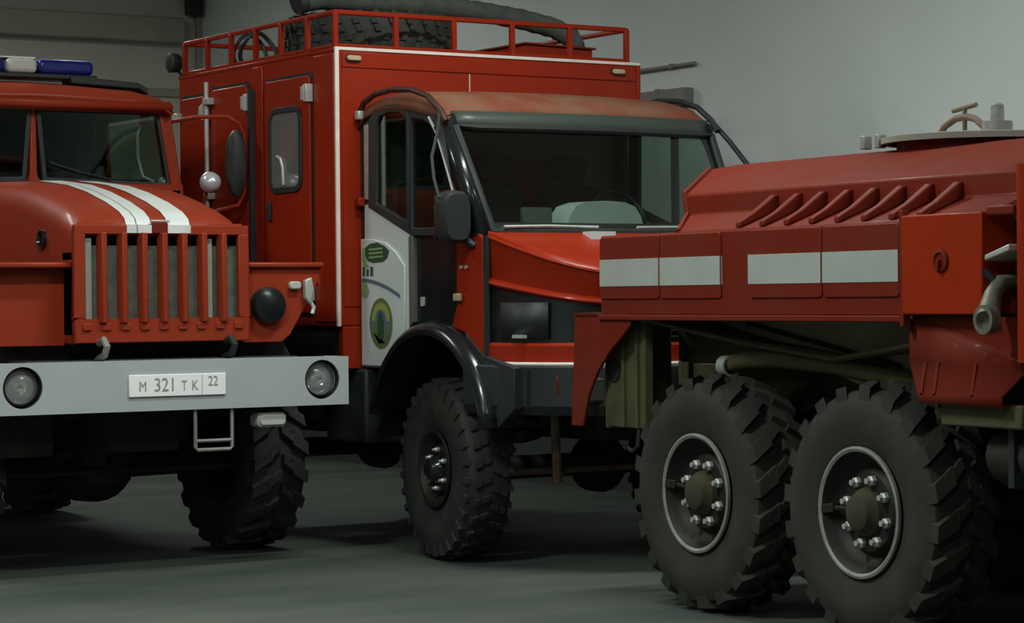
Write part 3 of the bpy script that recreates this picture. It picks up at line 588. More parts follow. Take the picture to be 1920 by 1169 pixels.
# windscreen
def wsp(u, v):   # u -1..1, v 0 top .. 1 base
    w = 1.0*(1-v) + 0.955*v; bow = (1-u*u)
    return (u*w, -1.085 - 0.40*v - 0.10*bow, 2.79 - 0.735*v)
NU = 14
gl = MB().loft([[wsp(-1+2*i/NU, v) for i in range(NU+1)] for v in (0.0, 0.25, 0.5, 0.75, 1.0)]).build('windscreen', GLASS, TM, ang=60)
MB().loft([[(p[0], p[1]-0.012, p[2]) for p in [wsp(-1+2*i/NU, v) for i in range(NU+1)]] for v in (-0.04, 0.02, 0.09)]).build('windscreen_header', mat('header_green', (0.045, 0.058, 0.047), 0.4, col2=(0.035, 0.045, 0.038), scale=6), gl, solid=0.01, ang=60)
loop = [wsp(-1+2*i/NU, 0.10) for i in range(NU+1)] + [wsp(1, 0.5)] + [wsp(1-2*i/NU, 1.0) for i in range(NU+1)] + [wsp(-1, 0.5)]
MB().tube([(p[0], p[1]-0.012, p[2]) for p in loop], 0.024, 8, True).build('windscreen_gasket', BLACK, gl)
MB().tube([(-0.90, -1.53, 2.085), (-0.6, -1.57, 2.09), (-0.25, -1.60, 2.085)], 0.010, 6).tube([(0.75, -1.53, 2.085), (0.4, -1.57, 2.09), (0.05, -1.60, 2.085)], 0.010, 6).build('wiper', GALV, gl)
for s in (-1, 1):
    MB().loft([[(s*(0.985), -1.10, 2.80), (s*1.05, -1.06, 2.78), (s*1.065, -0.99, 2.72)], [(s*0.975, -1.29, 2.43), (s*1.03, -1.26, 2.43), (s*1.06, -1.19, 2.40)], [(s*0.95, -1.50, 2.03), (s*1.02, -1.50, 2.03), (s*1.05, -1.42, 2.03)]]).build('windscreen_pillar', BLACKG, TM, solid=0.02, ang=60)
    # guard tube from the roof corner down to the mirror
    MB().tube([(s*1.05, -0.95, 2.90), (s*1.07, -1.06, 2.81), (s*1.14, -1.15, 2.68), (s*1.23, -1.23, 2.52), (s*1.27, -1.32, 2.38), (s*1.27, -1.38, 2.26)], 0.011 if s < 0 else 0.018, 8).build('mirror_guard', BLACK, TM)
    mm = MB().loft([[(s*1.165 + math.copysign(abs(math.cos(2*PI*i/24))**0.6, math.cos(2*PI*i/24))*0.10*e, -1.36+dy, 2.145 + math.copysign(abs(math.sin(2*PI*i/24))**0.6, math.sin(2*PI*i/24))*0.165*e) for i in range(24)] for dy, e in ((0.07, 0.75), (0.06, 0.95), (0.0, 1.0), (-0.05, 0.97), (-0.075, 0.85))], True, True).build('mirror', BLACK, TM, ang=50)
    MB().prism(rrect(s*1.165-0.085, s*1.165+0.085, 2.0, 2.29, 0.03), 'y', -1.288, -1.282).build('mirror_glass', CHROME, mm)
    MB().tube([(s*1.10, -1.36, 2.02), (s*1.04, -1.42, 1.97)], 0.025, 8).build('mirror_stalk', BLACK, mm)
# cab side: door (white lower skin), dark front section, red wing
def cab_side(s):
    X = lambda a: s*a
    dl = [(-0.05, 1.20), (-0.33, 1.20), (-0.43, 1.235), (-0.54, 1.32), (-0.645, 1.45), (-0.652, 2.055), (-0.56, 2.125), (-0.42, 2.20), (-0.25, 2.25), (-0.065, 2.272)]
    dr = MB().prism(dl, 'x', X(1.03), X(1.058)).build('door', WHITE, TM, bevel=0.010)
    low = [(-0.035, 1.21), (-0.33, 1.21), (-0.42, 1.245), (-0.53, 1.33), (-0.60, 1.42), (-0.605, 1.86), (-0.50, 1.95), (-0.36, 2.015), (-0.20, 2.04), (-0.035, 2.045)]
    MB().prism(low, 'x', X(1.058), X(1.070)).build('door_skin', WHITE, dr, bevel=0.008)
    MB().prism([(-0.652, 1.46), (-0.70, 1.50), (-0.70, 2.05), (-0.652, 2.05)], 'x', X(1.02), X(1.066)).build('door_edge', mat('door_edge_grey', (0.12, 0.12, 0.10), 0.5, col2=(0.08, 0.08, 0.07), scale=9), dr, bevel=0.004)
    MB().prism([(-0.70, 1.47), (-1.13, 1.47), (-1.20, 1.60), (-1.20, 2.0), (-1.10, 2.06), (-0.70, 2.06)], 'x', X(1.0), X(1.035)).build('door_front_section', BLACKG, dr, bevel=0.01)
    MB().prism(rrect(-0.80, -0.76, 1.60, 1.66, 0.01), 'x', X(1.035), X(1.045)).build('door_catch', GALV, dr)
    # window frames
    o1 = [(-0.13, 2.25), (-0.66, 2.06), (-0.66, 2.86), (-0.56, 2.90), (-0.38, 2.91), (-0.22, 2.89), (-0.14, 2.82)]
    i1 = [(-0.24, 2.27), (-0.63, 2.14), (-0.63, 2.80), (-0.55, 2.845), (-0.40, 2.855), (-0.29, 2.84), (-0.25, 2.79)]
    fm = MB(); ringprism(fm, o1, i1, 'x', X(1.03), X(1.065)); fr = fm.build('window_frame', BLACK, dr, bevel=0.006)
    MB().prism(i1, 'x', X(1.042), X(1.047)).build('window_pane', GLASS, fr)
    o2 = [(-0.66, 2.05), (-1.40, 2.03), (-1.33, 2.18), (-1.20, 2.45), (-1.07, 2.70), (-0.98, 2.80), (-0.85, 2.85), (-0.66, 2.87)]
    i2 = [(-0.69, 2.10), (-1.30, 2.09), (-1.24, 2.20), (-1.12, 2.45), (-1.00, 2.66), (-0.93, 2.735), (-0.83, 2.78), (-0.69, 2.80)]
    fm = MB(); ringprism(fm, o2, i2, 'x', X(1.03), X(1.06)); f2 = fm.build('window_frame', BLACK, dr, bevel=0.006)
    MB().prism(i2, 'x', X(1.040), X(1.045)).build('window_pane', GLASS, f2)
    MB().tube([(X(1.066), -0.92, 2.79), (X(1.068), -1.02, 2.68), (X(1.068), -1.14, 2.45), (X(1.066), -1.22, 2.28)], 0.009, 6).build('frame_trim', GALV, f2)
    MB().box(min(X(1.0), X(1.055)), max(X(1.0), X(1.055)), -0.125, -0.055, 2.30, 2.80).build('rear_pillar', GALV, dr, bevel=0.012)  # pale bar standing in for the strip of light behind the door
    MB().box(min(X(1.0), X(1.05)), max(X(1.0), X(1.05)), -0.055, -0.01, 1.2, 2.86).build('pillar_seal', BLACK, dr)
    for z in (2.29, 2.86): MB().box(min(X(1.05), X(1.10)), max(X(1.05), X(1.10)), -0.075, -0.015, z-0.03, z+0.03).build('door_hinge', RED_B if z < 2.5 else GALV, dr, bevel=0.01)
    # red wing ahead of the door
    wg = MB().prism([(-1.13, 1.47), (-1.30, 1.43), (-1.42, 1.33), (-1.50, 1.25), (-1.52, 1.5), (-1.515, 2.02), (-1.44, 2.06), (-1.20, 2.0), (-1.20, 1.6)], 'x', X(1.0), X(1.045)).build('wing', RED_B, TM, bevel=0.012)
    MB().box(min(X(1.045), X(1.075)), max(X(1.045), X(1.075)), -1.28, -1.20, 1.63, 1.68).build('side_repeater', AMBER, wg, bevel=0.01)
    for z in (1.84,): 
        for y in (-1.27, -1.33): MB().cyl((X(1.045), y, z), 'x', 0.012, 0.012, 10, sgn=s).build('wing_bolt', GALV, wg)
    MB().box(min(X(1.02), X(1.048)), max(X(1.02), X(1.048)), -1.552, -1.522, 1.25, 2.03).build('wing_gap', BLACK, wg)
    return dr
DR = cab_side(-1); cab_side(1)
# door decals
def decal(poly, m_, x, name='decal', p=DR): return MB().prism(poly, 'x', -x, -x+0.0015).build(name, m_, p)
cy, cz = -0.30, 1.49
el = lambda k: [(cy + 0.150*k*math.cos(2*PI*i/36), cz + 0.165*k*math.sin(2*PI*i/36)) for i in range(36)]
em = decal(el(1.0), GREEN_O, 1.0725, 'emblem')
decal(el(0.80), BLUE_G, 1.0735, 'emblem_field', em)
decal([(cy + 0.115*math.cos(R(a)), cz + 0.015 + 0.12*math.sin(R(a))) for a in range(0, 181, 12)] + [(cy + 0.075*math.cos(R(a)), cz + 0.015 + 0.075*math.sin(R(a))) for a in range(180, -1, -12)], YEL_G, 1.0745, 'emblem_arch', em)
decal([(cy-0.10, cz-0.05), (cy-0.055, cz-0.02), (cy-0.06, cz-0.11), (cy+0.03, cz-0.13), (cy+0.02, cz-0.02), (cy+0.09, cz+0.0), (cy+0.10, cz-0.06), (cy+0.04, cz-0.13), (cy-0.06, cz-0.125)], GREEN_O, 1.0742, 'emblem_wreath', em)
decal([(cy-0.035, cz-0.10), (cy+0.035, cz-0.10), (cy+0.045, cz+0.0), (cy+0.03, cz+0.05), (cy, cz+0.085), (cy-0.03, cz+0.05), (cy-0.045, cz+0.0)], GREEN_D, 1.0752, 'emblem_tree', em)
lf = decal([(-0.10, 1.935), (-0.10, 1.985), (-0.16, 2.01), (-0.26, 2.018), (-0.36, 1.99), (-0.415, 1.96), (-0.39, 1.915), (-0.33, 1.89), (-0.20, 1.885), (-0.13, 1.90)], GREEN_D, 1.0725, 'leaf_logo')
for k in range(3): decal([(-0.15, 1.915+k*0.026), (-0.15, 1.927+k*0.026), (-0.33, 1.932+k*0.026), (-0.33, 1.920+k*0.026)], GREEN_L, 1.0735, 'leaf_vein', lf)
decal([(-0.06, 1.90), (-0.06, 1.98), (-0.10, 1.985), (-0.10, 1.93), (-0.13, 1.88), (-0.16, 1.86), (-0.08, 1.86)], GREEN_L, 1.0728, 'leaf_tip', lf)
for k, (y, w, h) in enumerate(((-0.065, 0.028, 0.06), (-0.115, 0.028, 0.045), (-0.165, 0.02, 0.06), (-0.19, 0.012, 0.06))):
    decal([(y, 1.80), (y-w, 1.80), (y-w, 1.80+h), (y, 1.80+h)], INK, 1.0725, 'lettering')
sw_ = [(-0.05 - 0.50*t, 1.775 - 0.02*t - 0.09*t*t) for t in [i/10 for i in range(11)]]
decal([(y, z+0.012) for y, z in sw_] + [(y, z-0.012) for y, z in reversed(sw_)], BLUE_G, 1.0725, 'swoosh')
decal([(-0.05, 1.77), (-0.12, 1.75), (-0.15, 1.70), (-0.12, 1.66), (-0.06, 1.66), (-0.04, 1.70)], GREEN_L, 1.0722, 'small_leaf')
# hood and nose
NP = [(-1.02, -1.53), (-1.0, -1.64), (-0.955, -1.80), (-0.88, -1.98), (-0.76, -2.14), (-0.58, -2.27), (-0.3, -2.36), (0, -2.39)]
NP = NP + [(-x, y) for x, y in NP[-2::-1]]
def lerp(a, b, t): return a + (b-a)*t
def zc(y): t = (-1.53 - y)/0.86; return lerp(2.02, 1.735, min(1, max(0, t)))
def zg(y): t = (-1.53 - y)/0.86; return lerp(1.745, 1.585, min(1, max(0, t)))
rows = []
for t in (0, 0.02, 0.08, 0.25, 0.5, 0.75, 1.0):
    row = []
    for (x, y) in NP:
        bx = x*0.94; by = -1.50 - 0.10*(1-(x/1.02)**2); bz = 2.055
        sm = t
        row.append((lerp(x, bx, sm), lerp(y, by, sm), lerp(zc(y), bz, sm) + (0.012 if t == 0.02 else 0.028 if 0 < t < 0.5 else 0.018 if t == 0.5 else 0.006 if t < 1 and t > 0 else 0)))
    rows.append(row)
hd = MB().loft(rows).build('hood', RED_B, TM, ang=28)
MB().loft([[(x, y, zc(y)) for x, y in NP], [(x*0.985, y+0.02, lerp(zc(y), zg(y), 0.5)) for x, y in NP], [(x*0.975, y+0.03, zg(y)+0.03) for x, y in NP], [(x*1.0, y+0.0, zg(y)+0.008) for x, y in NP], [(x*0.985, y+0.02, zg(y)-0.02) for x, y in NP]]).build('nose_band', RED_B, hd, ang=40)
MB().tube([(x, y, zc(y)+0.004) for x, y in NP], 0.011, 8).build('hood_crease', RED_B, hd)
MB().tube([(x*1.004, y-0.004, zg(y)) for x, y in NP], 0.012, 8).build('nose_lip', RED_B, hd)
MB().loft([[(x*0.985, y+0.02, zg(y)-0.015) for x, y in NP], [(x*0.985, y+0.015, 1.375) for x, y in NP]]).build('grille_panel', BLACKG, TM, ang=50)
for k in range(5):
    z = 1.40 + k*0.037
    MB().loft([[(x*0.99, y+0.006, z) for x, y in NP[4:-4]], [(x*0.99, y+0.006, z+0.014) for x, y in NP[4:-4]]]).build('grille_bar', BLACK, TM, solid=0.012)
for s in (-1, 1):
    q = NP[1:4] if s < 0 else NP[-2:-5:-1]
    h_ = MB().loft([[(x*1.0, y-0.002, z) for x, y in q] for z in (1.40, 1.62)]).build('headlight', BLACK, TM, solid=0.01)
    MB().box(min(s*0.955, s*0.985), max(s*0.955, s*0.985), -1.86, -1.74, 1.405, 1.425).build('headlight_glint', GALV, h_)  # pale strip drawn as a highlight on the headlight
MB().loft([[(x*1.0, y+0.01, 1.378) for x, y in NP], [(x*1.012, y-0.012, 1.36) for x, y in NP], [(x*1.012, y-0.012, 1.265) for x, y in NP]]).build('lower_nose', RED_B, TM, ang=40)
MB().loft([[(x*1.02, y-0.02, z) for x, y in NP] for z in (1.235, 1.262)]).build('nose_trim', ALU, TM, solid=0.02)
bp_ = [(-1.10, -1.36), (-1.09, -1.55)] + [(x*1.05, y-0.05) for x, y in NP[1:-1]] + [(1.09, -1.55), (1.10, -1.36)]
bo = MB().loft([[(x*0.985, y+0.02, 1.245) for x, y in bp_], [(x, y, 1.232) for x, y in bp_], [(x, y, 1.0) for x, y in bp_], [(x*0.97, y+0.03, 0.945) for x, y in bp_]]).build('bumper', BLACK, TM, ang=30)
for s in (-1, 1):
    MB().box(s*0.86-0.03, s*0.86+0.03, -2.085, -2.04, 1.07, 1.18).build('reflector', REDLENS, bo, bevel=0.006)
    MB().prism([(s*0.80, 1.03), (s*0.58, 1.03), (s*0.58, 1.17), (s*0.80, 1.17)], 'y', -2.27, -2.2).build('fog_light', mat('fog_lens', (0.09, 0.10, 0.08), 0.3, coat=0.4, col2=(0.07, 0.08, 0.06), scale=9), bo, bevel=0.01)
    for k in range(3): MB().box(s*1.02-0.008-s*k*0.02, s*1.02+0.008-s*k*0.02, -1.82+(-0.05*k), -1.80+(-0.05*k), 0.99, 1.22).build('bumper_rib', BLACK, bo)
hs = MB().prism([(-0.38, 2.0), (-0.20, 2.0), (-0.20, 2.055), (-0.38, 2.055)], 'y', -1.72, -1.62).build('white_sticker', WHITE, hd)
# interior
MB().loft([[(x, y, z) for x in (-0.98, 0.98)] for y, z in ((-1.42, 2.05), (-1.30, 2.11), (-1.05, 2.10), (-0.95, 2.0), (-0.95, 1.75))]).build('dashboard', DASH, TM, solid=0.02)
MB().loft([[(0.09 + wv*ux, y, z) for ux, z in ((-0.32, 2.10), (-0.30, 2.17), (-0.25, 2.235), (-0.16, 2.262), (0.0, 2.27), (0.16, 2.262), (0.25, 2.235), (0.30, 2.17), (0.32, 2.10))] for y, wv in ((-1.20, 0.93), (-1.17, 0.98), (-1.0, 1.0))], False, True).build('instrument_hood', DASHL, TM, ang=50)
MB().prism(rrect(-0.56, -0.34, 2.11, 2.22, 0.02), 'y', -1.22, -1.19).build('dash_screen', mat('dash_card', (0.10, 0.115, 0.10), 0.5, col2=(0.09, 0.1, 0.09), scale=6), TM)
sw = MB(); ang = R(28)
sw.tube([(0.46 + 0.21*math.cos(2*PI*i/28), -0.82 + 0.21*math.sin(2*PI*i/28)*math.sin(ang), 2.17 + 0.21*math.sin(2*PI*i/28)*math.cos(ang)) for i in range(28)], 0.015, 8, True)
sw.tube([(0.25, -0.82, 2.17), (0.67, -0.82, 2.17)], 0.016, 6).tube([(0.46, -0.82, 2.17), (0.46, -0.98, 2.05)], 0.03, 8)
sw.build('steering_wheel', BLACK, TM)
for x in (-0.62, -0.12, 0.5):
    se = MB().box(x-0.23, x+0.23, -0.62, -0.14, 1.72, 1.86).box(x-0.22, x+0.22, -0.24, -0.10, 1.84, 2.42).build('seat', SEAT, TM, bevel=0.05, seg=3)
    MB().box(x-0.13, x+0.13, -0.22, -0.12, 2.45, 2.62).build('headrest', SEAT, se, bevel=0.04, seg=3)
MB().box(-1.02, 1.02, -1.0, -0.03, 1.42, 1.47).build('cab_floor', FRAME, TM)
cbw = MB().box(-1.03, 1.03, -0.06, -0.035, 1.47, 2.2).box(-1.03, -0.7, -0.06, -0.035, 2.2, 2.85).box(0.7, 1.03, -0.06, -0.035, 2.2, 2.85).box(-0.7, 0.7, -0.06, -0.035, 2.6, 2.85).build('cab_back_wall', INNER, TM)
# wheel arches
for s in (-1, 1):
    cyy, czz = -0.93, 0.76
    def ap(a, r): return (cyy - r*math.cos(R(a))*1.0, czz + r*math.sin(R(a)))
    A = list(range(8, 173, 8))
    MB().loft([[(s*0.70, *ap(a, 0.69)) for a in A], [(s*1.02, *ap(a, 0.69)) for a in A], [(s*1.13, *ap(a, 0.665)) for a in A], [(s*1.135, *ap(a, 0.69)) for a in A], [(s*1.10, *ap(a, 0.73)) for a in A], [(s*1.02, *ap(a, 0.755)) for a in A]]).build('wheel_arch', BLACKG, TM, solid=0.01, ang=60)
    MB().prism([ap(8, 0.70), ap(8, 0.76), (-1.86, 0.98), (-1.86, 1.23), (-1.52, 1.30), (-1.30, 1.44), ap(60, 0.76), ap(60, 0.70), ap(34, 0.70)], 'x', s*0.98, s*1.05).build('arch_extension', BLACK, TM, bevel=0.01)
    wheel(TM, (s*0.90, -0.93, 0.575), s, 0.575, 0.32, 0.235, nl=30, lug=0.022, style='block', nuts=6, hubm=BLACKG, ringm=RIM_BLK, dish=0.07, steer=R(-8))
    wheel(TM, (s*0.90, 1.95, 0.575), s, 0.575, 0.32, 0.235, nl=30, lug=0.022, style='block', nuts=6, hubm=BLACKG, ringm=RIM_BLK, dish=0.07)
    MB().box(s*0.42-0.04, s*0.42+0.04, -1.9, 2.4, 0.92, 1.12).build('frame_rail', FRAME, TM)
    sp = MB()
    for k in range(5):
        L = 0.68 - k*0.1
        sp.loft([[(s*0.42-0.04, -0.93+L*u, 0.78-k*0.015+0.10*u*u), (s*0.42+0.04, -0.93+L*u, 0.78-k*0.015+0.10*u*u)] for u in (-1, -0.5, 0, 0.5, 1)])
    sp.build('leaf_spring', FRAME, TM, solid=0.012)
    MB().box(min(s*0.60, s*1.08), max(s*0.60, s*1.08), -0.1, 0.45, 0.70, 1.19).build('step_box', BLACK, TM, bevel=0.02)
    MB().box(min(s*0.62, s*1.10), max(s*0.62, s*1.10), 0.55, 1.15, 0.75, 1.30).build('fuel_tank', FRAME, TM, bevel=0.06, seg=3)
    MB().tube([(s*0.52, -1.5, 0.95), (s*0.52, -1.52, 0.50)], 0.03, 8).build('steering_drop_arm', TAN if s < 0 else FRAME, TM)
    MB().box(min(s*0.9, s*1.15), max(s*0.9, s*1.15), 1.3, 2.4, 1.30, 1.37).build('rear_fender', BLACK, TM, bevel=0.02)
for yy, nm_ in ((-0.93, 'front_axle'), (1.95, 'rear_axle')):
    MB().tube([(-0.78, yy, 0.575), (-0.5, yy, 0.56), (0.5, yy, 0.56), (0.78, yy, 0.575)], [0.09, 0.075, 0.075, 0.09], 12).lathe([(-0.22, 0.02), (-0.16, 0.12), (-0.05, 0.19), (0.06, 0.19), (0.18, 0.1), (0.22, 0.02)], (0.2, yy, 0.56), 'y', 20).build(nm_, FRAME, TM)
MB().tube([(-0.75, -1.22, 0.55), (0.75, -1.22, 0.55)], 0.022, 8).tube([(-0.5, -1.52, 0.52), (-0.3, -1.25, 0.55)], 0.02, 8).build('tie_rod', TAN, TM)
MB().box(-0.3, 0.3, -1.7, -0.2, 0.75, 1.25).build('engine_block', FRAME, TM, bevel=0.06)
MB().box(-0.5, 0.5, -2.05, -1.95, 0.90, 1.05).build('front_crossmember', FRAME, TM, bevel=0.02)

# things carried on the roof rack
stp = empty('spare_tire', (-0.52, 0.78, 3.297)); tag(stp, 'spare off-road tire lying flat on the roof rack of the box truck', 'tire')
t_ = tire_mesh(MB(), 0.60, 0.31, 0.235, 30, 0.022, 'block').build('tire', RUBBER, stp); t_.rotation_euler = (0, R(90), 0); t_.location = (0, 0, 0.157)
MB().lathe([(-0.13, 0.235), (-0.10, 0.20), (0.02, 0.19), (0.03, 0.001)], (0, 0, 0.157), 'z', 32).build('rim', RIM_BLK, stp)
hs_ = empty('suction_hose', (0, 0.62, 3.315)); tag(hs_, 'thick grey-green canvas hose draped over the spare tire on the roof rack', 'hose')
hp = [(-1.15, 0.0, 0.365), (-1.0, 0.02, 0.395), (-0.8, 0.05, 0.40), (-0.5, 0.06, 0.40), (-0.2, 0.05, 0.40), (0.05, 0.03, 0.39), (0.3, 0.0, 0.37), (0.6, -0.05, 0.33), (0.85, -0.1, 0.275), (0.98, -0.12, 0.21), (1.02, -0.12, 0.14), (1.02, -0.12, 0.06)]
fine = []
for a, b in zip(hp, hp[1:]):
    for k in range(5): fine.append(tuple(lerp(a[i], b[i], k/5) for i in range(3)))
fine.append(hp[-1])
MB().tube(fine, [(0.076 if i < 28 else 0.070) + (0.006 if i % 2 else 0) for i in range(len(fine))], 14).build('hose_body', CANVAS, hs_, ang=60)
MB().tube([(1.02, -0.12, 0.075), (1.02, -0.12, -0.01)], 0.085, 14).build('coupling', WORN, hs_)
MB().tube([(-1.19, 0.0, 0.352), (-1.13, 0.0, 0.37)], 0.086, 14).build('coupling', BLACK, hs_)
rl = empty('roof_locker', (0.66, 0.62, 3.297)); tag(rl, 'low red steel locker with sloping lid on the roof of the box truck', 'locker')
MB().prism([(-0.44, 0.0), (0.44, 0.0), (0.44, 0.135), (-0.12, 0.15), (-0.44, 0.02)], 'y', -0.22, 0.5).build('locker_body', RED_B, rl, bevel=0.008)
MB().prism([(-0.15, 0.15), (0.46, 0.136), (0.46, 0.15), (-0.15, 0.165)], 'y', -0.24, 0.52).build('lid', RED_C, rl, bevel=0.004)
# bundle of cable at the rear of the rack
cb_ = empty('cable_coil', (-0.95, 1.7, 3.3)); tag(cb_, 'small black coil of cable looped upright in the rear of the roof rack', 'cable')
MB().tube([(0.14*math.cos(2*PI*i/24)+0.02, 0.05*math.sin(4*PI*i/24), 0.15+0.13*math.sin(2*PI*i/24)) for i in range(24)], 0.016, 8, True).build('coil', BLACK, cb_)
MB().tube([(0.13*math.cos(2*PI*i/24)+0.0, 0.1+0.03*math.sin(4*PI*i/24), 0.145+0.125*math.sin(2*PI*i/24)) for i in range(24)], 0.016, 8, True).build('coil', BLACK, cb_)
wl = empty('work_light', (-1.19, 2.52, 3.42)); tag(wl, 'small dark work light at the rear corner of the roof rack', 'light')
MB().lathe([(-0.05, 0.03), (0, 0.07), (0.06, 0.075), (0.07, 0.06), (0.07, 0.001)], (0, 0, 0), 'x', 20, -1).build('lamp_body', BLACK, wl)
MB().tube([(0.0, 0, -0.04), (0.0, -0.08, -0.11)], 0.012, 8).build('stalk', BLACK, wl)

# ------------------------------------------------------------------ right tanker truck
TR = empty('tanker_truck', (-0.084, -3.992, 0), R(-3.773)); tag(TR, 'dusty red fire tanker truck with white-striped lockers and big lugged wheels', 'tanker truck')
ural_front(TR, -6.175, RED_C, stripes=False, plate=False, lamps=False, lightbar=False, cab_back=3.60)
# rear bogie wheels
for s in (-1, 1):
    for y in (0.0, -1.4):
        w_ = wheel(TR, (s*0.995, y, 0.62), s, 0.62, 0.38, 0.300, nl=20, rub=RUBBER_D, nuts=8, nutr=0.027, dish=0.095, spin=0.0 if y == 0 else -0.12, hubm=mat('hub_mud', (0.045, 0.040, 0.022), 0.8, col2=(0.06, 0.05, 0.03), scale=9))
        # air-line guard from the hub to the rim
        MB().box(min(s*0.13, s*0.178), max(s*0.13, s*0.178), 0.20, 0.33, 0.01, 0.055).tube([(s*0.11, 0.06, 0.02), (s*0.15, 0.14, 0.025), (s*0.16, 0.25, 0.035)], 0.015, 8).build('air_line_guard', RIM_BLK, w_, bevel=0.006)
for y in (0.0, -1.4):
    MB().tube([(-0.8, y, 0.62), (0.8, y, 0.62)], 0.11, 14).lathe([(-0.24, 0.02), (-0.18, 0.14), (-0.05, 0.22), (0.06, 0.22), (0.2, 0.12), (0.26, 0.02)], (0, y, 0.62), 'y', 22).build('rear_axle', FRAME, TR)
for s in (-1, 1):
    MB().box(s*0.42-0.04, s*0.42+0.04, -2.6, 1.2, 1.0, 1.26).build('frame_rail', OLIVE, TR)
    sp = MB()
    for k in range(8):
        L = 0.72 - k*0.07
        sp.loft([[(s*0.55-0.05, -0.7+L*u, 0.92-k*0.018-0.10*u*u), (s*0.55+0.05, -0.7+L*u, 0.92-k*0.018-0.10*u*u)] for u in (-1, -0.5, 0, 0.5, 1)])
    sp.build('leaf_spring', FRAME, TR, solid=0.014)
MB().box(-0.62, 0.62, -1.0, -0.4, 0.55, 1.1).build('balance_beam', FRAME, TR, bevel=0.04)
MB().tube([(0, -5.0, 0.85), (0, -1.5, 0.75), (0, 0, 0.7)], 0.05, 12).build('drive_shaft', FRAME, TR)
MB().box(-0.7, 0.7, 0.55, 0.6, 0.6, 1.2).build('mud_flap', FRAME, TR)
MB().box(-0.5, 0.5, 1.10, 1.2, 0.98, 1.28).build('rear_crossmember', OLIVE, TR, bevel=0.01)
# tank
SEC = [(-1.2, 1.985), (-0.95, 2.085), (-0.95, 2.195), (-0.52, 2.360), (-0.30, 2.395), (0.30, 2.395), (0.52, 2.360), (0.95, 2.195), (0.95, 2.085), (1.2, 1.985), (1.1, 1.56), (-1.1, 1.56)]
REAR_Y = [0.12, 0.40, 0.46, 0.84, 0.88, 0.88, 0.84, 0.46, 0.40, 0.12, 0.1, 0.1]
tk = MB().loft([[(x, -2.36, z) for x, z in SEC], [(x, yy, z) for (x, z), yy in zip(SEC, REAR_Y)]], True, True).build('tank', RED_C, TR, bevel=0.012)
MB().tube([(-0.53, 0.80, 2.362), (-0.95, 0.42, 2.20), (-0.955, 0.38, 2.09), (-1.19, 0.11, 1.99)], 0.016, 6).build('tank_seam', RED_C, tk)
for k in range(8):   # gusset ribs along the flank
    y = -0.42 - k*0.208
    MB().prism([(-1.19, 1.992), (-0.945, 2.088), (-0.945, 2.16), (-0.975, 2.16), (-1.10, 2.07), (-1.19, 2.02)], 'y', y-0.045, y).build('gusset_rib', RED_C, tk, bevel=0.006)
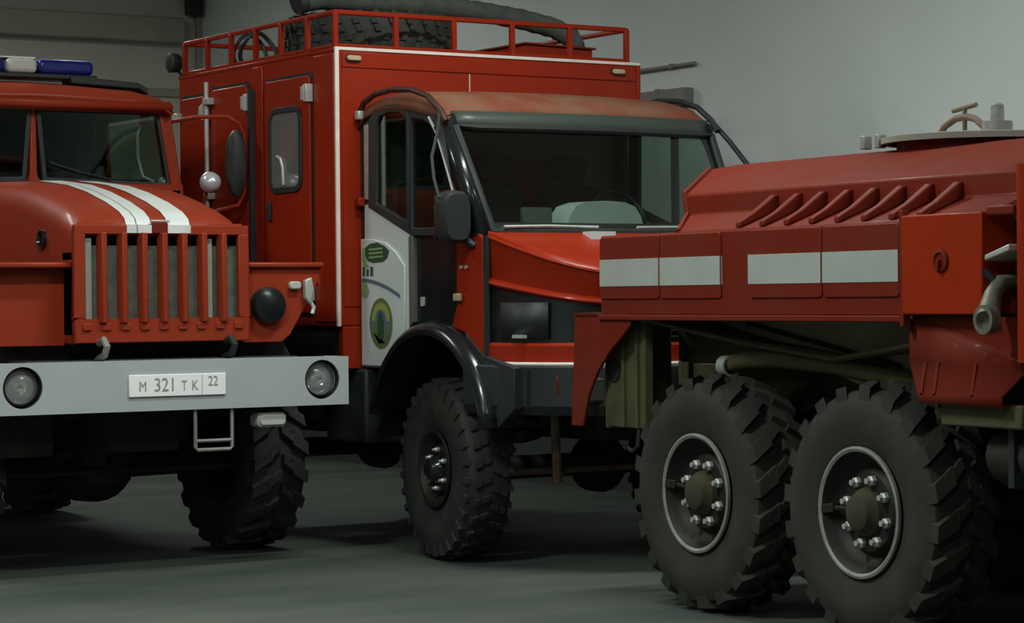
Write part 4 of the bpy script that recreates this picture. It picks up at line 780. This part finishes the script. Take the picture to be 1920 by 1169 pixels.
# lockers along the side
for s in (-1, 1):
    lk = MB().box(min(s*0.75, s*1.2), max(s*0.75, s*1.2), -1.78, 0.893, 1.545, 1.985).build('side_locker', RED_C, TR, bevel=0.012)
    for (ya, yb, sa, sb) in ((0.274, 0.885, 0, 0), (-0.312, 0.266, 0, 0), (-1.176, -0.565, 0, 0), (-1.772, -1.184, 0, 0)):
        d = MB().prism(rrect(ya, yb, 1.635, 1.975, 0.025), 'x', s*1.2, s*1.209).build('locker_door', RED_C, lk, bevel=0.006)
        MB().box(min(s*1.209, s*1.212), max(s*1.209, s*1.212), ya+0.004, yb-0.004, 1.706, 1.853).build('white_stripe', STRIPE, d)
    for (sa, sb) in ((-0.318, -0.314), (-0.563, -0.552), (0.267, 0.273), (-1.183, -1.177)):
        MB().box(min(s*1.2, s*1.206), max(s*1.2, s*1.206), sa, sb, 1.706, 1.853).build('white_stripe', STRIPE, lk)
    # bottom rail
    MB().box(min(s*1.17, s*1.215), max(s*1.17, s*1.215), -1.80, 0.90, 1.52, 1.55).build('locker_rail', RED_C, lk, bevel=0.006)
    # bright panel with round latch
    pn = MB().box(min(s*0.8, s*1.235), max(s*0.8, s*1.235), -2.385, -1.825, 1.555, 2.005).build('pump_locker', RED_D, TR, bevel=0.008)
    MB().lathe([(0.0, 0.052), (0.012, 0.05), (0.016, 0.038), (0.006, 0.03), (0.006, 0.001)], (s*1.235, -2.11, 1.795), 'x', 24, s).build('round_latch', RED_C, pn)
    MB().box(min(s*1.238, s*1.262), max(s*1.238, s*1.262), -2.118, -2.10, 1.745, 1.80).build('latch_tongue', RED_C, pn, bevel=0.004)
    MB().box(min(s*1.19, s*1.225), max(s*1.19, s*1.225), -1.823, -1.795, 1.50, 2.03).build('corner_post', RED_C, TR, bevel=0.004)
    # skirt and flared step ahead of the bogie
    sk = MB().prism([(-1.79, 1.545), (-2.60, 1.545), (-2.60, 1.30), (-1.79, 1.36)], 'x', s*1.12, s*1.15).build('skirt', RED_C, TR, bevel=0.006)
    MB().loft([[(s*1.15, -1.785, 1.55), (s*1.15, -2.6, 1.36)], [(s*1.155, -1.785, 1.34), (s*1.155, -2.6, 1.32)], [(s*1.25, -1.96, 1.195), (s*1.25, -2.53, 1.20)], [(s*1.25, -1.965, 1.165), (s*1.25, -2.53, 1.16)], [(s*1.05, -1.965, 1.165), (s*1.05, -2.53, 1.16)]]).build('flared_step', RED_C, sk, solid=0.015, ang=25)
    for y in (-1.93, -2.02, -2.28): MB().tube([(s*1.168, y+0.02, 1.335), (s*1.258, y-0.06, 1.20)], 0.009, 6).build('step_rib', RED_C, sk)
    MB().box(min(s*0.9, s*1.2), max(s*0.9, s*1.2), -2.6, -2.05, 1.06, 1.165).build('step_bracket', OLIVE, sk, bevel=0.01)
    # rear mudguard: red outer plate with curved edge and olive inner panel
    mg = MB().prism([(1.225, 0.925), (1.175, 1.555), (0.60, 1.555), (0.58, 1.50), (0.66, 1.44), (0.80, 1.35), (0.93, 1.24), (1.03, 1.11), (1.10, 0.925)], 'x', s*1.18, s*1.2).build('mudguard', RED_C, TR, bevel=0.004)
    mi = MB().box(min(s*0.68, s*1.10), max(s*0.68, s*1.10), 0.98, 1.02, 0.915, 1.545).box(min(s*1.04, s*1.10), max(s*1.04, s*1.10), 0.60, 1.0, 0.925, 1.545).build('mudguard_liner', OLIVE, mg, bevel=0.008)
    for y in (0.66, 0.80): MB().box(min(s*1.10, s*1.118), max(s*1.10, s*1.118), y-0.012, y+0.012, 0.93, 1.50).build('liner_rib', OLIVE, mg)
    MB().cyl((s*1.098, 0.91, 1.24), 'x', 0.062, 0.012, 24, sgn=s).build('liner_hole', BLACK, mg)
    MB().prism([(1.19, 1.558), (0.88, 1.558), (0.88, 1.535), (1.19, 1.535)], 'x', s*0.9, s*1.2).build('mudguard_top', RED_C, mg)
    MB().tube([(s*1.10, 0.66, 0.93), (s*1.11, 0.66, 0.83), (s*1.12, 0.70, 0.80), (s*1.12, 0.75, 0.82)], 0.012, 6).build('hook', FRAME, mg)
    # sloping tank floor / splash panels above the wheels
    MB().loft([[(s*0.46, 0.9, 1.54), (s*1.12, 0.9, 1.54)], [(s*0.46, 0.55, 1.52), (s*1.12, 0.55, 1.52)], [(s*0.46, -0.2, 1.40), (s*1.0, -0.2, 1.40)], [(s*0.46, -0.9, 1.33), (s*0.95, -0.9, 1.33)], [(s*0.46, -1.75, 1.42), (s*1.1, -1.75, 1.42)], [(s*0.46, -2.0, 1.25), (s*1.1, -2.0, 1.25)]]).build('splash_panel', OLIVE, TR, solid=0.02)
    MB().tube([(s*0.98, -0.02, 1.285), (s*0.95, -0.12, 1.31), (s*0.9, -0.35, 1.325), (s*0.86, -0.8, 1.30), (s*0.84, -1.3, 1.235), (s*0.8, -1.9, 1.15)], 0.048, 14).build('overflow_pipe', OLIVE, TR)
    MB().lathe([(0, 0.040), (0, 0.057), (0.07, 0.057), (0.07, 0.045)], (s*0.985, -0.005, 1.28), 'y', 18, -1).build('pipe_collar', RADF, TR)
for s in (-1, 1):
    MB().prism([(0.50, 1.545), (-1.77, 1.545), (-1.80, 1.16), (-0.95, 1.18), (-0.55, 1.30), (0.10, 1.44)], 'x', s*0.76, s*0.78).build('splash_plate', mat('mud_bounce_lit', (0.30, 0.27, 0.185), 0.9, col2=(0.22, 0.2, 0.13), scale=6, bump=0.3), TR, bevel=0.006)  # mud colour lightened to stand in for light bounced off the floor
    MB().tube([(s*0.80, 0.05, 1.50), (s*0.80, -0.55, 1.41), (s*0.80, -1.25, 1.30)], 0.012, 6).build('brake_line', BLACK, TR)
MB().box(-0.72, 0.72, -2.3, 0.86, 1.28, 1.56).build('tank_cradle', OLIVE, TR, bevel=0.02)
# hatch, handle and breather on the tank top
ht = MB().lathe([(0.02, 0.48), (0.02, 0.52), (0.05, 0.52), (0.055, 0.50), (0.055, 0.001)], (-0.02, -0.95, 2.395), 'z', 40).build('hatch', mat('hatch_grey', (0.26, 0.25, 0.21), 0.7, col2=(0.18, 0.17, 0.14), scale=7), TR)
MB().lathe([(-0.03, 0.44), (0.025, 0.44)], (-0.02, -0.95, 2.395), 'z', 40).build('hatch_neck', RED_C, ht)
MB().tube([(-0.2, -0.82+0.0, 2.455), (-0.2, -0.86, 2.50), (-0.2, -0.95, 2.535), (-0.2, -1.03, 2.54), (-0.2, -1.10, 2.525), (-0.2, -1.17, 2.48), (-0.2, -1.19, 2.455)], 0.018, 8).build('hatch_handle', TAN, ht)
MB().tube([(-0.2, -1.02, 2.45), (-0.2, -1.02, 2.585)], 0.012, 8).tube([(-0.2, -0.93, 2.575), (-0.2, -1.11, 2.595)], 0.012, 8).build('clamp_screw', TAN, ht)
MB().lathe([(0, 0.075), (0.045, 0.075), (0.045, 0.035), (0.125, 0.033), (0.135, 0.02), (0.135, 0.001)], (-0.2, -1.27, 2.455), 'z', 18).build('breather_valve', WORN, ht)
for y in (-0.50, -0.62): MB().box(-0.45, -0.40, y-0.02, y+0.02, 2.40, 2.47).build('hatch_clamp', WORN, ht, bevel=0.005)
# pump bay between tank and cab: frame, outlet valve, pipes
bay = MB().box(-1.05, 1.05, -2.56, -2.38, 1.36, 2.05).build('pump_bay', FRAME, TR)
MB().box(-1.22, 1.22, -2.575, -2.395, 1.985, 2.03).build('bay_shelf', RED_C, bay, bevel=0.01)
MB().prism([(-2.42, 1.79), (-2.58, 1.83), (-2.58, 1.86), (-2.42, 1.815)], 'x', -1.25, -1.05).build('bay_handle', GALV, bay, bevel=0.006)
vv = MB().tube([(-1.06, -2.40, 1.70), (-1.16, -2.42, 1.69), (-1.22, -2.44, 1.64), (-1.27, -2.475, 1.57), (-1.29, -2.49, 1.54)], [0.035, 0.04, 0.04, 0.05, 0.052], 14).build('outlet_valve', BRASS, TR)
MB().lathe([(0.0, 0.04), (-0.02, 0.062), (0.03, 0.064), (0.03, 0.044), (0.005, 0.04), (0.005, 0.001)], (-1.29, -2.49, 1.535), 'x', 18, -1).build('outlet_mouth', BRASS, vv)
MB().tube([(-1.18, -2.42, 1.69), (-1.22, -2.38, 1.75)], 0.018, 8).build('valve_lever', BLACK, vv)
for (y, r) in ((-2.62, 0.045),): MB().tube([(-1.18, y, 1.35), (-1.18, y, 2.2)], r, 12).build('riser_pipe', RED_D, TR)
# fuel tank and step hanging ahead of the bogie
MB().loft([[(-1.12 + 0.27 + 0.27*math.cos(2*PI*i/20)*1.0, y, 0.93 + 0.17*math.sin(2*PI*i/20)) for i in range(20)] for y in (-2.26, -2.3, -3.3, -3.34)], True, True).build('fuel_tank', FRAME, TR)
for y in (-2.45, -3.1): MB().box(-1.135, -1.12, y-0.02, y+0.02, 0.80, 1.06).build('tank_strap', BLACK, TR)
